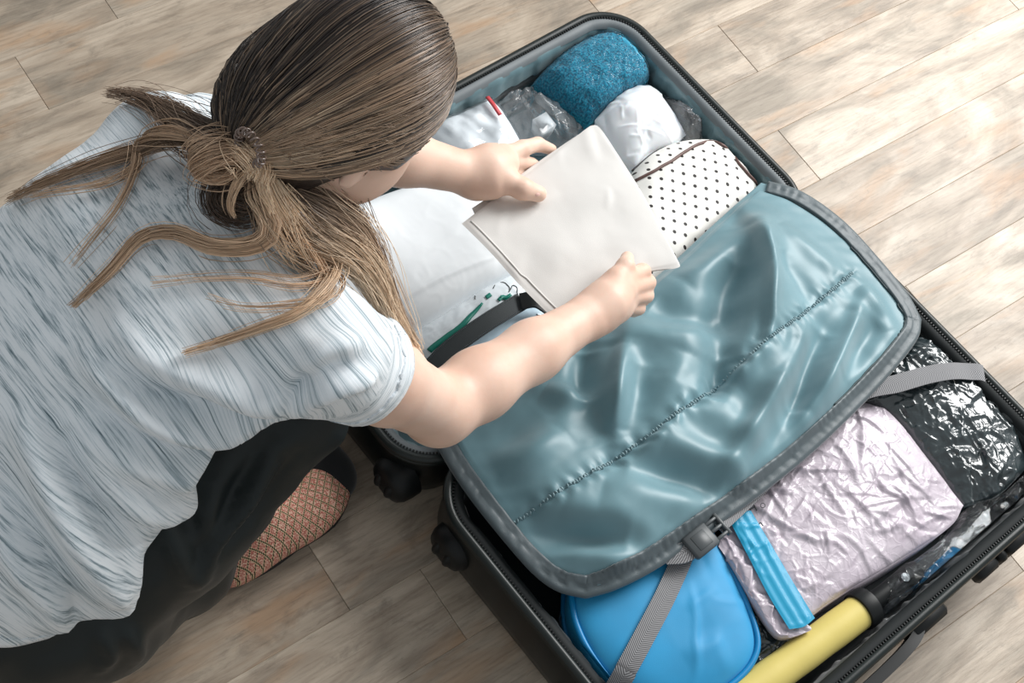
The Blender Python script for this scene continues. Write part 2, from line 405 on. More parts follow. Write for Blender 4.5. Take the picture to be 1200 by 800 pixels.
# rows run along the rotated x axis; known end joints of single rows fix the stagger
known = {0: .50, -1: 1.50, 2: 1.538, 8: .60}
for r in range(-17, 28):
    ybase = .468 + PW * (r + .5)                       # row centre where x = 0
    x0 = known.get(r, (r * .377) % PLn + .1)
    for k in range(-3, 5):
        xm = x0 + PLn * ca * (k + .5)
        if xm < -1.5 or xm > 3.75: continue
        s = (xm) / ca
        p = bpy.data.objects.new('plank', pm); link(p, floor); p.location = (xm, ybase + xm * math.tan(ANG), 0); p.rotation_euler = (0, 0, ANG)

# ------------------------------------------------------------------ suitcase
X0, X1, YB, YH, YL = .630, 1.386, -.042, .478, .952
ZL, ZB = .125, .135
suit = empty('suitcase', (1.0, .478, 0)); tag(suit, 'open black suitcase with teal grey lining lying packed on the floor', 'suitcase')
M_shell = mat('black_shell', (.006, .008, .008), .32, .3); n = N(M_shell); v = n.coord('Object'); n.bump(n.noise(v, 260, 3), .12, .0008)
M_rim = mat('black_rim', (.010, .015, .0145), .38, .4)
M_plastic = mat('black_plastic', (.007, .0085, .009), .45, .28)
def nylon(name, c, rough=.34, bs=.12):
    m = mat(name, c, rough, .65, sheen=.25); n = N(m); v = n.coord('Object'); w = n.noise(v, 1500, 1); f = n.noise(v, 9, 4)
    n.color(n.ramp(f, [(.3, tuple(x * .86 for x in c)), (.7, tuple(x * 1.12 for x in c))])); n.bump(w, bs, .0004); return m
M_lin = nylon('teal_lining', (.105, .19, .215), .36)
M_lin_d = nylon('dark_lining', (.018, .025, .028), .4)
M_flap = nylon('teal_flap_nylon', (.135, .26, .30), .46)
M_tape = nylon('grey_binding_tape', (.062, .086, .097), .5, .2)
M_rtape = nylon('grey_zip_tape', (.12, .14, .15), .55, .2); M_dtape = mat('black_zip_tape', (.014, .017, .018), .7, .25)
def webbing():
    m = mat('grey_webbing', (.23, .23, .24), .75, .3); n = N(m); uvn = n.new('ShaderNodeUVMap'); mp = n.new('ShaderNodeMapping'); mp.inputs['Rotation'].default_value = (0, 0, .0); n.lk(uvn.outputs[0], mp.inputs[0])
    sp = n.new('ShaderNodeSeparateXYZ'); n.lk(mp.outputs[0], sp.inputs[0])
    ab = n.math('ABSOLUTE', n.math('SUBTRACT', sp.outputs[1], .0125)); s = n.math('SINE', n.math('MULTIPLY', n.math('ADD', sp.outputs[0], n.math('MULTIPLY', ab, .8)), 2100.0))
    n.color(n.ramp(n.math('MULTIPLY_ADD', s, .5), [(.0, (.11, .11, .115)), (.5, (.25, .25, .26)), (1, (.36, .36, .37))]))
    n.t.nodes[-1]; 
    for nd in n.t.nodes:
        if nd.type == 'MATH' and nd.operation == 'MULTIPLY_ADD': nd.inputs[2].default_value = .5
    n.bump(s, .5, .0006); return m
M_web = webbing()

def rrect(x0, x1, y0, y1, r, inset, n=14, sub=24):
    x0 += inset; x1 -= inset; y0 += inset; y1 -= inset; r = max(r - inset, .012); P_ = []
    for cx, cy, a0 in ((x1 - r, y1 - r, 0), (x0 + r, y1 - r, 90), (x0 + r, y0 + r, 180), (x1 - r, y0 + r, 270)):
        for a in np.linspace(a0, a0 + 90, n): P_.append((cx + r * math.cos(math.radians(a)), cy + r * math.sin(math.radians(a))))
    # subdivide straight runs
    P_ = np.array(P_); out = []
    for i in range(len(P_)):
        a, b = P_[i], P_[(i + 1) % len(P_)]; L = np.linalg.norm(b - a); k = sub if i % n == n - 1 else (1 if sub < 50 else 3)
        for t in range(k): out.append(a + (b - a) * t / k)
    return np.array(out)
def loft(box, prof, capstart=True, capend=True, ruche=None, sub=24):
    x0, x1, y0, y1, r = box; loops = []
    for j, (ins, z) in enumerate(prof):
        l = rrect(x0, x1, y0, y1, r, ins, sub=sub); p3 = np.c_[l, np.full(len(l), z)]
        loops.append(p3)
    m = len(loops[0]); V = np.vstack(loops)
    if ruche is not None: V = ruche(V, m)
    F = []
    for j in range(len(loops) - 1):
        for k in range(m): F.append((j * m + k, j * m + (k + 1) % m, (j + 1) * m + (k + 1) % m, (j + 1) * m + k))
    if capstart: F.append(tuple(range(m))[::-1])
    if capend: F.append(tuple((len(loops) - 1) * m + k for k in range(m)))
    return V, F
def ruche_fn(amp, seed, zlo, zhi, freq=90):
    def f(V, m):
        N_ = noise(np.c_[V[:, 0] * freq, V[:, 1] * freq, V[:, 2] * 9], seed) + .6 * noise(np.c_[V[:, 0] * freq * .4, V[:, 1] * freq * .4, V[:, 2] * 14], seed + 3)
        w = np.clip(np.sin(np.pi * np.clip((V[:, 2] - zlo) / (zhi - zlo), 0, 1)), 0, 1); c = V[:, :2].mean(0); d = c - V[:, :2]; d /= np.linalg.norm(d, axis=1)[:, None] + 1e-9
        V = V.copy(); V[:, :2] += d * (amp * N_ * w)[:, None]; V[:, 2] += .4 * amp * N_ * w; return V
    return f
for nm, box, zr in (('lid', (X0, X1, YH + .004, YL, .075), ZL), ('base', (X0, X1, YB, YH - .004, .075), ZB)):
    V, F = loft(box, [(.045, .0), (.018, .006), (.005, .022), (0, .05), (0, zr - .012), (.002, zr - .004), (.006, zr), (.010, zr - .001), (.013, zr - .012), (.016, .05), (.028, .018)])
    mesh(nm + '_shell', V, F, M_shell, suit, True)
    l = rrect(*box, .002); V, F = tube(np.c_[l, np.full(len(l), zr + .001)], .0066, 8, closed=True); mesh(nm + '_rim_bead', V, F, M_rim, suit)
    l = rrect(*box, .0035); V, F = tube(np.c_[l, np.full(len(l), zr - .013)], .0048, 8, closed=True); rb = mesh(nm + '_zip_bead', V + 0, F, M_rim, suit)
    # zip tape with teeth along the mouth
    prof = [(.0085, zr + .003), (.012, zr + .0045), (.020, zr + .001), (.023, zr - .005)]
    V, F = loft(box, prof, False, False, ruche_fn(.0015, 5, zr - .008, zr + .006, 60)); zt = mesh(nm + '_zip_tape', V, F, M_rtape if nm == 'lid' else M_dtape, suit)
    l = rrect(*box, .0085); k = len(l); pts = resample(np.vstack([np.c_[l, np.full(k, zr + .005)], [[*l[0], zr + .005]]]), 520, False)
    mb = MB(); dirs = np.gradient(pts, axis=0); dirs /= np.linalg.norm(dirs, axis=1)[:, None]
    for p, d in zip(pts, dirs): mb.add(*bevbox(p, (.0012, .0017, .0008), np.stack([d, np.cross([0, 0, 1], d), [0, 0, 1]], 1), .0004))
    z = mb.build('zip_teeth', M_plastic, zt, False); tag(z, kind='stuff')
    prof = [(.017, zr - .001), (.021, zr - .003), (.025, zr - .010), (.024, zr - .02), (.027, zr - .030), (.023, zr - .045), (.025, zr - .06), (.027, .045), (.032, .03), (.046, .026), (.1, .025)]
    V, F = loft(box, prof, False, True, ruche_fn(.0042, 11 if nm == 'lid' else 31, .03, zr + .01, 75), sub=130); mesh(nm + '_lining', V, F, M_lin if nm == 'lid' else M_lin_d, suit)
# elastic pocket edge on the far wall of the lid
for y, z in ((YL - .0275, .080),):
    pts = resample(np.array([[X0 + .05, y, z], [X0 + .25, y + .004, z + .004], [X1 - .2, y + .002, z + .004], [X1 - .06, y - .006, z + .012]]), 60)
    V, F, uv = ribbon(pts, (0, -.99, .12), .020, .0015); mesh('pocket_edge', V, F, M_lin_d, suit, uv=uv)
# hinge spine
V, F = bevbox(((X0 + X1) / 2, YH, .018), (.30, .02, .012), b=.005); smoothby(mesh('hinge', V, F, M_plastic, suit))

# wheels on the near short end of both halves
def wheel(cx, cy, cz):
    mb = MB(); V, F = tube(np.array([[X0 + q, cy, cz] for q in (.02, .008, -.004, -.012, -.016, -.018)]), [.034, .034, .0325, .028, .020, .009], 32); h = mesh('wheel_housing', V, F, M_plastic, suit); smoothby(h, 60)
    for s in (-1, 1):
        pts = np.array([[cx, cy + s * .004, cz], [cx, cy + s * .017, cz]]); a = resample(pts, 6, False)
        V, F = tube(a, [.016, .0195, .021, .021, .0195, .016], 24); mesh('wheel', V, F, M_plastic, suit)
    V, F = bevbox(((cx + X0) / 2, cy, cz), (abs(X0 - cx) / 2 + .01, .004, .012), b=.003); mesh('wheel_fork', V, F, M_plastic, suit)
for (cy, cz) in ((.521, .062), (.400, .072), (.88, .062), (.075, .072)): wheel(X0 - .002, cy, cz)

# carry handle and feet on the front wall of the base
hp = np.array([[.815, YB, .088], [.83, YB - .012, .090], [.86, YB - .018, .092], [.93, YB - .020, .092], [1.00, YB - .018, .092], [1.035, YB - .012, .090], [1.05, YB, .088]])
pts = resample(hp, 48); V, F, uv = ribbon(pts, np.array([0, .0, 1.0]), .015, .022); smoothby(mesh('carry_handle', V, F, M_plastic, suit, uv=uv), 40)
for x in (.80, 1.062):
    V, F = bevbox((x, YB - .004, .097), (.034, .014, .017), b=.006); smoothby(mesh('handle_mount', V, F, M_plastic, suit), 50)
for x, w in ((1.182, .020), (1.213, .008), (1.247, .023)):
    V, F = bevbox((x, YB - .002, .103), (w, .015, .013), b=.005); smoothby(mesh('latch_pad', V, F, M_plastic, suit), 50)

# ---- divider flap
fo = [(892, 214, .140), (936, 227, .150), (985, 261, .155), (1030, 309, .158), (1062, 349, .158), (1076, 376, .156), (1070, 398, .158), (1030, 448, .160), (962, 516, .165), (900, 568, .165), (840, 612, .165), (770, 661, .165), (722, 686, .162),
      (686, 697, .156), (655, 689, .155), (628, 670, .152), (598, 637, .150), (560, 590, .148), (532, 550, .145), (508, 508, .135), (560, 478, .13), (640, 428, .135), (712, 374, .14), (760, 333, .14), (800, 297, .14), (845, 255, .138)]
NU, NV = 200, 170
G = coons(PL(fo), [19, 26 - 26, 5, 13], NV, NU) if False else coons(PL(fo), [0, 5, 13, 19], NU, NV)
# u runs from the hinge (0) to the free edge (1); v runs from the far side to the near side
flat = G.reshape(-1, 3); uu, vv = np.meshgrid(np.linspace(0, 1, NU), np.linspace(0, 1, NV)); uf, vf = uu.ravel(), vv.ravel()
edge = np.minimum(np.minimum(1 - uf, vf), 1 - vf); mask = np.clip(edge / .10, 0, 1); mask = mask * mask * (3 - 2 * mask); hm = np.clip(uf / .06, 0, 1)
zz = .045 * np.sin(np.pi * np.clip(uf * .9 + .08, 0, 1)) ** .8 * np.clip(np.sin(np.pi * vf), 0, 1) ** .6
FOLDS = [  # traced creases: pixels, height, width
    ([(893, 258), (889, 300), (884, 350), (876, 400), (860, 440)], .020, .016), ([(868, 300), (852, 345), (842, 395), (838, 430)], -.014, .020),
    ([(800, 330), (845, 300), (885, 262)], .010, .016), ([(762, 352), (800, 372), (850, 372)], -.010, .018), ([(720, 372), (770, 400), (835, 395)], .009, .020),
    ([(690, 400), (686, 435), (690, 470)], -.014, .012), ([(640, 445), (668, 460), (700, 463)], .010, .014), ([(722, 400), (716, 450), (722, 510)], .012, .018),
    ([(752, 430), (738, 480), (722, 525)], -.008, .014), ([(800, 420), (780, 470), (765, 505)], .008, .016), ([(845, 420), (838, 450), (832, 478)], -.012, .012),
    ([(560, 520), (600, 500), (640, 478)], -.006, .018), ([(580, 545), (620, 530), (660, 500)], .009, .020), ([(590, 585), (640, 575), (690, 560)], .006, .02),
    ([(610, 612), (670, 622), (740, 632)], -.012, .014), ([(655, 590), (710, 605), (780, 630)], .010, .018), ([(640, 655), (700, 650), (760, 655)], .008, .014), ([(700, 572), (760, 588), (830, 596)], .010, .02),
    ([(730, 545), (790, 560), (850, 575)], -.010, .016), ([(770, 520), (830, 540), (880, 560)], .009, .016), ([(930, 400), (905, 450), (880, 500), (855, 545)], .013, .015), ([(965, 385), (945, 430), (925, 485)], -.013, .013),
    ([(1000, 360), (985, 400), (965, 440), (940, 490)], .013, .014), ([(1035, 370), (1015, 395), (985, 440)], -.010, .012), ([(925, 400), (918, 430), (905, 455)], -.006, .010), ([(1010, 330), (1030, 355), (1048, 385)], .006, .012),
    ([(905, 300), (935, 335), (950, 365)], -.007, .014), ([(915, 255), (945, 290), (985, 320)], .006, .014), ([(820, 470), (850, 500), (890, 530)], .008, .018), ([(555, 560), (570, 600), (610, 640)], .006, .013)]
for pts_, a, w in FOLDS:
    ln = resample(PL(pts_, .185), 24); ln[:, 2] = 0; d, t = seg_dist(np.c_[flat[:, :2], np.zeros(len(flat))], ln)
    zz += a * 1.75 * np.exp(-(d / (w * 1.3)) ** 2) * np.clip(np.sin(np.pi * np.clip(t, .04, .96)), 0, 1) ** .5
wob = flat.copy(); wob[:, 2] = 0
STEPS = [  # facets: the cloth drops on the left of the traced line
    ([(879, 250), (886, 284), (892, 313), (890, 359), (886, 408), (845, 452)], .017, .007, .045), ([(1008, 346), (990, 395), (960, 450), (919, 508)], .012, .008, .030), ([(800, 462), (770, 505), (735, 545)], .008, .008, .03),
    ([(727, 392), (716, 440), (712, 490), (722, 520)], .012, .007, .035), ([(935, 395), (905, 450), (870, 505), (845, 545)], .008, .008, .03)]
for pts_, a, w, W in STEPS:
    ln = resample(PL(pts_, .19), 30); ln[:, 2] = 0; d, t = seg_dist(wob, ln); tg_ = np.gradient(ln, axis=0); tg_ /= np.linalg.norm(tg_, axis=1)[:, None]; ii = np.clip((t * 29).round().astype(int), 0, 29)
    sg = tg_[ii, 0] * (wob[:, 1] - ln[ii, 1]) - tg_[ii, 1] * (wob[:, 0] - ln[ii, 0]); zz += 1.35 * a * np.tanh(sg / w) * np.exp(-(d / W) ** 2) * np.clip(np.sin(np.pi * np.clip(t, .03, .97)), 0, 1) ** .5
zz += .0045 * fbm(wob * 13, 3, 2) + .0006 * fbm(wob * 46, 9, 2)
# seam with puckers
seam_px = [(592, 608, .19), (690, 552, .20), (790, 487, .205), (880, 418, .20), (960, 352, .19), (1004, 314, .175)]
sl = resample(PL(seam_px), 140); sl2 = sl.copy(); sl2[:, 2] = 0; d, t = seg_dist(wob, sl2)
zz += -.003 * np.exp(-(d / .006) ** 2) + .0022 * np.exp(-(d / .013) ** 2) * np.sin(t * 190 + 3 * noise(wob * 40, 8)) * (d > .001)
# gathers next to the binding
zz += .0035 * np.exp(-(edge / .05) ** 2) * np.sin((uf * 75 + vf * 95)) * np.clip(edge / .02, 0, 1) * (.5 + .5 * noise(wob * 20, 4))
Vf = flat.copy(); Vf[:, 2] += zz * np.clip(mask + .0, 0, 1) * np.minimum(1, hm + .25) + .0
lo_ = .146 + .0 * uf; dz_ = Vf[:, 2] - lo_; Vf[:, 2] = np.where((edge > .03) & (uf > .03), lo_ + .5 * (dz_ + np.sqrt(dz_ ** 2 + .006 ** 2)), Vf[:, 2])
flap = mesh('divider_flap', Vf, gridfaces(NU, NV, True), M_flap, suit, uv=np.c_[uf, vf])
sm = flap.modifiers.new('thick', 'SOLIDIFY'); sm.thickness = .0018; sm.offset = -1
def flap_at(xy):
    d = ((Vf[:, None, :2] - np.asarray(xy)[None, :, :2]) ** 2).sum(-1); i = d.argmin(0); return Vf[i]
# binding tape on the three free edges
Gf = Vf.reshape(NV, NU, 3); cor = [0, 5, 13, 19]; ol = PL(fo)
bl = np.vstack([Gf[0, 6:], Gf[1:, -1], Gf[-1, ::-1][1:-6]]); bl = resample(bl, 420, False); ctr = np.array([.98, .30, 0])
tg = np.gradient(bl, axis=0); tg /= np.linalg.norm(tg, axis=1)[:, None]; inn = np.cross(tg, [0, 0, 1.0]); inn /= np.linalg.norm(inn, axis=1)[:, None]
if ((ctr - bl)[200] * inn[200]).sum() < 0: inn = -inn
k = np.arange(len(bl)); rr_ = noise(np.c_[k * .45, k * 0, k * 0], 2)[:, None]; rows = []
for w, zo in ((-.003, -.003), (-.0045, .0), (-.003, .0035), (.002, .0048), (.009, .0042), (.012, .0025), (.0145, .0042), (.020, .0046), (.0225, .0034), (.0235, .0)):
    p = bl + inn * w * .84; p[:, 2] += zo + .0022 * (rr_[:, 0] if .008 < w < .02 else 0) + (.02 * 0 if w < 0 else 0); rows.append(p)
# let the inner rows follow the flap surface
for j, w in ((5, .012), (6, .0145), (7, .020), (8, .0225), (9, .0235)):
    s_ = flap_at(rows[j]); rows[j][:, 2] = np.maximum(rows[j][:, 2], s_[:, 2] + (.0035 if j < 9 else .001))
m_ = len(bl); V = np.vstack(rows); F = []
for j in range(len(rows) - 1):
    for i in range(m_ - 1): F.append((j * m_ + i, j * m_ + i + 1, (j + 1) * m_ + i + 1, (j + 1) * m_ + i))
bind = mesh('binding', V, F, M_tape, flap)
sm = bind.modifiers.new('thick', 'SOLIDIFY'); sm.thickness = .001
M_thread = mat('dark_thread', (.03, .05, .055), .6)
M_thread2 = mat('seam_thread', (.22, .33, .36), .5)
# dark cord line beside the far side binding
cl = flap_at(rows[9][:250] + inn[:250] * .001); cl = resample(cl + [0, 0, .0015], 160); cl[:, :2] += .0008 * noise(np.c_[np.arange(160) * .35, np.zeros((160, 2))], 5)[:, None]
V, F = tube(cl[6:110], .0013, 6); mesh('seam_cord', V, F, M_thread, flap)
mb = MB()
for i in range(0, len(bl) - 2, 3):
    for j in (3, 7):
        a = rows[j][i] + [0, 0, .0006]; b = rows[j][i + 1] + [0, 0, .0006]; mb.add(*tube(np.array([a, b]), .0005, 4))
tag(mb.build('edge_stitch', M_thread, flap), kind='stuff')
mb = MB(); sp_ = flap_at(sl); tt = np.gradient(sl2, axis=0); tt /= np.linalg.norm(tt, axis=1)[:, None]; ss = np.cross(tt, [0, 0, 1.0])
for i in range(2, len(sl) - 2):
    s = 1 if i % 2 else -1; a = sp_[i] + ss[i] * .0028 * s; b = sp_[i] - ss[i] * .0022 * s + tt[i] * .002
    mb.add(*tube(resample(np.array([a + [0, 0, .001], (a + b) / 2 + [0, 0, .0028], b + [0, 0, .001]]), 5), [.0006, .0011, .0013, .0011, .0006], 5))
tag(mb.build('seam_stitch', M_thread2, flap), kind='stuff')
# ------------------------------------------------------------------ person
person = empty('person', (.40, .63, 0)); tag(person, 'person in a grey streaked t-shirt squatting to pack the suitcase', 'person')
def skin_material():
    m = mat('skin', (.72, .47, .36), .48, .4); n = N(m); v = n.coord('Object'); a = n.noise(v, 16, 4); b = n.noise(v, 260, 3)
    c = n.ramp(a, [(.3, (.72, .47, .36)), (.5, (.79, .55, .435)), (.7, (.83, .60, .485))])
    n.color(c); n.bump(b, .12, .0006); n.b.inputs['Subsurface Weight'].default_value = .12; n.b.inputs['Subsurface Radius'].default_value = (.012, .005, .003); n.b.inputs['Subsurface Scale'].default_value = .6
    return m
M_skin = skin_material()
M_nail = mat('nail', (.80, .52, .45), .25, .5)
YC = .635
shR, shL = np.array([.458, .503, .622]), np.array([.458, .765, .622])
elR, wrR = P(514, 480, .385), P(692, 369, .335)
elL, wrL = np.array([.665, .845, .43]), P(556, 205, .325)
HC = P(404, 110, .755)                                   # head centre
fd = np.array([.60, -.05, -.80]); fd /= np.linalg.norm(fd); ud = np.array([.80, -.02, .60]); ud -= fd * (ud @ fd); ud /= np.linalg.norm(ud); rd = np.cross(fd, ud)  # face, crown, right
HM = np.stack([fd, rd, ud], 1)
def hp_(f, r, u): return HC + HM @ np.array([f, r, u])
parts = []
# torso, neck and head
B = Field((.0, .33, .15), (.80, .95, 1.02), .005)
sp = np.array([.62, 0, .785]); bk = np.array([-.785, 0, .62]); SM = np.stack([sp, [0, 1, 0], bk], 1)
B.ell((.20, YC + .02, .36), (.18, .130, .095), SM, .04); B.ell((.35, YC + .01, .53), (.18, .130, .085), SM, .05); B.cone((.44, YC - .09, .60), (.44, YC + .09, .60), .036, .036, .04)
B.cone((.44, YC, .635), hp_(-.018, 0, -.050), .050, .045, .03)
B.ell(hp_(0, 0, .008), (.090, .070, .097), HM, .02); B.ell(hp_(.030, 0, -.052), (.056, .058, .060), HM, .03); [B.ell(hp_(.045, .040 * s_, -.032), (.042, .033, .048), HM, .02) for s_ in (-1, 1)]; B.ell(hp_(.070, 0, -.100), (.018, .02, .016), HM, .02)
B.cone(hp_(.095, 0, -.005), hp_(.113, 0, -.045), .008, .013, .012)                                                # nose
for s in (-1, 1):
    B.ell(hp_(.085, .032 * s, .0), (.014, .016, .010), HM, .01, 'cut'); B.ell(hp_(.078, .032 * s, .0), (.013, .014, .012), HM, .006)   # eye sockets and eyes
    B.ell(hp_(-.016, .074 * s, -.032), (.014, .009, .025), HM, .006); B.ell(hp_(-.011, .083 * s, -.028), (.007, .006, .014), HM, .004, 'cut')  # ears
B.cone(hp_(.094, -.018, -.072), hp_(.094, .018, -.072), .007, .007, .008); B.cone(hp_(.101, -.02, -.0725), hp_(.101, .02, -.0725), .002, .002, .003, 'cut')  # lips
for s, sh, el in ((-1, shR, elR), (1, shL, elL)): B.cone((.44, YC + s * .08, .59), sh, .036, .034, .03); B.cone(sh, sh + (el - sh) * .3, .034, .036, .03)
parts.append(B.nets(3))
# arms with hands, at finer resolution
def arm(sh, el, wr, hand, lo_pad=.07):
    pts = np.array([sh, el, wr] + [p for ch in hand for p in ch[0]]); A = Field(pts.min(0) - lo_pad, pts.max(0) + lo_pad, .0022)
    ua = el - sh; A.chain([sh + ua * .12, sh + ua * .5, el], [.036, .042, .037], .02); fa = wr - el
    A.chain([el, el + fa * .25, el + fa * .6, wr], [.038, .0385, .0335, .0255], .02)
    for pts_, rs, k in hand: A.chain(pts_, rs, k)
    return A.nets(2)
R_ = lambda *p: PL(p)
# right hand: closed round the near corner of the cloth, thumb on top
rp = P(722, 345, .330)
handR = [
    (R_((692, 371, .335), (712, 354, .338), (730, 341, .335)), [.0235, .024, .018], .018),                 # back of the hand
    (R_((700, 358, .335), (718, 338, .339), (733, 327, .338)), [.019, .0165, .012], .012),
    (R_((706, 372, .328), (724, 360, .322), (734, 357, .316)), [.018, .017, .013], .010),
    (R_((710, 346, .338), (722, 326, .346), (733, 312, .346), (735, 302, .338)), [.015, .0125, .0110, .0085], .006),   # thumb
    (R_((734, 327, .341), (753, 318, .325), (753, 324, .300), (742, 329, .286)), [.0115, .0105, .0092, .008], .003),     # index
    (R_((740, 337, .334), (759, 331, .313), (757, 337, .290), (745, 341, .279)), [.0115, .0105, .0092, .008], .003),     # middle
    (R_((739, 348, .325), (757, 346, .303), (753, 351, .285), (741, 353, .276)), [.0110, .0100, .0088, .0075], .003),    # ring
    (R_((732, 360, .314), (748, 361, .294), (743, 364, .280), (734, 365, .274)), [.0100, .0090, .0078, .007], .003)]     # little
parts.append(arm(shR, elR, wrR, handR))
handL = [
    (R_((556, 205, .325), (575, 200, .332), (592, 192, .330)), [.0235, .024, .018], .02),
    (R_((552, 196, .322), (572, 188, .326), (590, 182, .325)), [.019, .018, .0145], .014),
    (R_((560, 214, .326), (578, 212, .330), (588, 210, .331)), [.020, .018, .014], .014),
    (R_((572, 206, .330), (592, 211, .333), (612, 221, .330), (631, 227, .322)), [.0175, .0155, .0138, .0108], .006),    # thumb
    (R_((590, 183, .327), (612, 174, .318), (630, 169, .306), (646, 175, .293)), [.0130, .0110, .0095, .0075], .004),    # index
    (R_((592, 189, .325), (608, 189, .304), (622, 193, .289), (636, 201, .279)), [.0130, .0112, .0095, .008], .003),     # middle
    (R_((589, 195, .319), (600, 201, .298), (612, 208, .283), (626, 215, .274)), [.0120, .0105, .0090, .0075], .003),    # ring
    (R_((583, 202, .313), (591, 212, .295), (600, 220, .281), (612, 226, .272)), [.0110, .0095, .0080, .007], .003)]     # little
parts.append(arm(shL, elL, wrL, handL))
V = np.vstack([p[0] for p in parts]); o_ = 0; Fs = []
for p in parts: Fs.append(p[1] + o_); o_ += len(p[0])
body = mesh('body', V, np.vstack(Fs), M_skin, person, label='bare forearms and hands, face bent down')
M_brow = mat('eyebrow', (.06, .04, .03), .7); M_eye = mat('eye_white', (.75, .73, .70), .2); M_iris = mat('iris', (.05, .035, .025), .2); M_lip = mat('lip', (.50, .20, .17), .4)
for s in (-1, 1):
    V_, F_ = tube(resample(np.array([hp_(.088, .012 * s, .022), hp_(.086, .030 * s, .030), hp_(.068, .052 * s, .022)]), 10), np.linspace(.0035, .0015, 10), 6); mesh('eyebrow', V_, F_, M_brow, person)
    E_ = Field(hp_(.08, .032 * s, 0) - .022, hp_(.08, .032 * s, 0) + .022, .0015); E_.ell(hp_(.0805, .032 * s, 0), (.0125, .0135, .0085), HM, .001); V_, F_ = E_.nets(2); ey = mesh('eye', V_, F_, M_eye, person)
    E_ = Field(hp_(.09, .032 * s, 0) - .015, hp_(.09, .032 * s, 0) + .015, .001); E_.ell(hp_(.0895, .032 * s, -.002), (.0042, .0056, .0056), HM, .001); V_, F_ = E_.nets(2); mesh('iris', V_, F_, M_iris, ey)
V_, F_ = tube(resample(np.array([hp_(.098, -.021, -.072), hp_(.1015, 0, -.0735), hp_(.098, .021, -.072)]), 14), np.concatenate([np.linspace(.001, .0045, 7), np.linspace(.0045, .001, 7)]), 8); mesh('mouth', V_, F_, M_lip, person)
def nail(px, py, z, dirp, nrm, w=.0055, l=.0065):
    c = P(px, py, z); d = np.array(dirp, float); d /= np.linalg.norm(d); nn = np.array(nrm, float); nn -= d * (nn @ d); nn /= np.linalg.norm(nn); s = np.cross(d, nn)
    V = []; F = []
    a = np.linspace(0, 2 * np.pi, 16, endpoint=False)
    for rr, hh in ((1, -.0012), (.9, .0004), (.5, .0011), (.01, .0013)):
        for t in a: V.append(c + d * l * rr * np.cos(t) + s * w * rr * np.sin(t) + nn * (hh - .0015 * (rr * np.sin(t)) ** 2))
    for j in range(3):
        for k in range(16): F.append((j * 16 + k, j * 16 + (k + 1) % 16, j * 16 + 16 + (k + 1) % 16, j * 16 + 16 + k))
    mesh('nail', V, F, M_nail, person)
td = P(631, 227, .322) - P(612, 221, .330); nail(629, 224.5, .3325, td, (.0, .1, 1))
td = P(735, 302, .338) - P(733, 312, .346); nail(734.5, 303.5, .3475, td, (-.2, -.1, 1))

# ---- t-shirt
def shirt_material():
    m = mat('streaked_jersey', (.5, .55, .58), .85, .2, sheen=.3); n = N(m); v = n.coord('Object', rot=(0, math.radians(0), 0))
    # streaks follow the knit rows: UV u runs round the body, v along it
    uvn = n.new('ShaderNodeUVMap')
    def sc(s): mp = n.new('ShaderNodeMapping'); mp.inputs['Scale'].default_value = s; n.lk(uvn.outputs[0], mp.inputs[0]); return mp.outputs[0]
    a = n.noise(sc((15, 420, 1)), 1.0, 4, .65, .15); b = n.noise(sc((7, 110, 1)), 1.0, 3, .55, .15); c2 = n.noise(sc((26, 820, 1)), 1.0, 3, .6, .1)
    k = n.math('ADD', n.math('MULTIPLY', a, .5), n.math('ADD', n.math('MULTIPLY', b, .28), n.math('MULTIPLY', c2, .22)))
    n.color(n.ramp(k, [(.36, (.08, .125, .15)), (.425, (.32, .395, .435)), (.475, (.64, .71, .755)), (.53, (.84, .885, .92))])); n.bump(c2, .25, .0008); return m
M_shirt = shirt_material()
S = Field((-.06, .28, .18), (.70, .99, .80), .006)
S.ell((.150, .668, .365), (.215, .168, .145), SM, .05); S.ell((.31, .668, .525), (.20, .160, .115), SM, .06); S.ell((.23, .672, .45), (.19, .172, .125), SM, .05)
S.cone((.435, .545, .618), (.435, .735, .618), .056, .056, .05); S.cone((.445, YC, .63), (.475, YC, .675), .060, .056, .03)
for s, sh, el in ((-1, shR, elR), (1, shL, elL)):
    d = el - sh; S.cone((.41, YC + .01 + s * .09, .60), sh, .062, .052, .04); S.cone(sh, sh + d * .60, .051, .056, .03)
V, F = S.nets(4); Nn = vnormals(V, F)
def surf_pts(px):
    """points of the cloth surface under traced pixels"""
    c = (RW @ (V - [0, 0, CAMH]).T).T; pr = np.c_[600 + FPX * c[:, 0] / -c[:, 2], 400 - FPX * c[:, 1] / -c[:, 2]]; dist = -c[:, 2]; out = []
    for q in px:
        d2 = ((pr - q[:2]) ** 2).sum(1); cand = np.where(d2 < 9 ** 2)[0]
        if len(cand) == 0: cand = np.array([d2.argmin()])
        out.append(V[cand[dist[cand].argmin()]])
    return np.array(out)
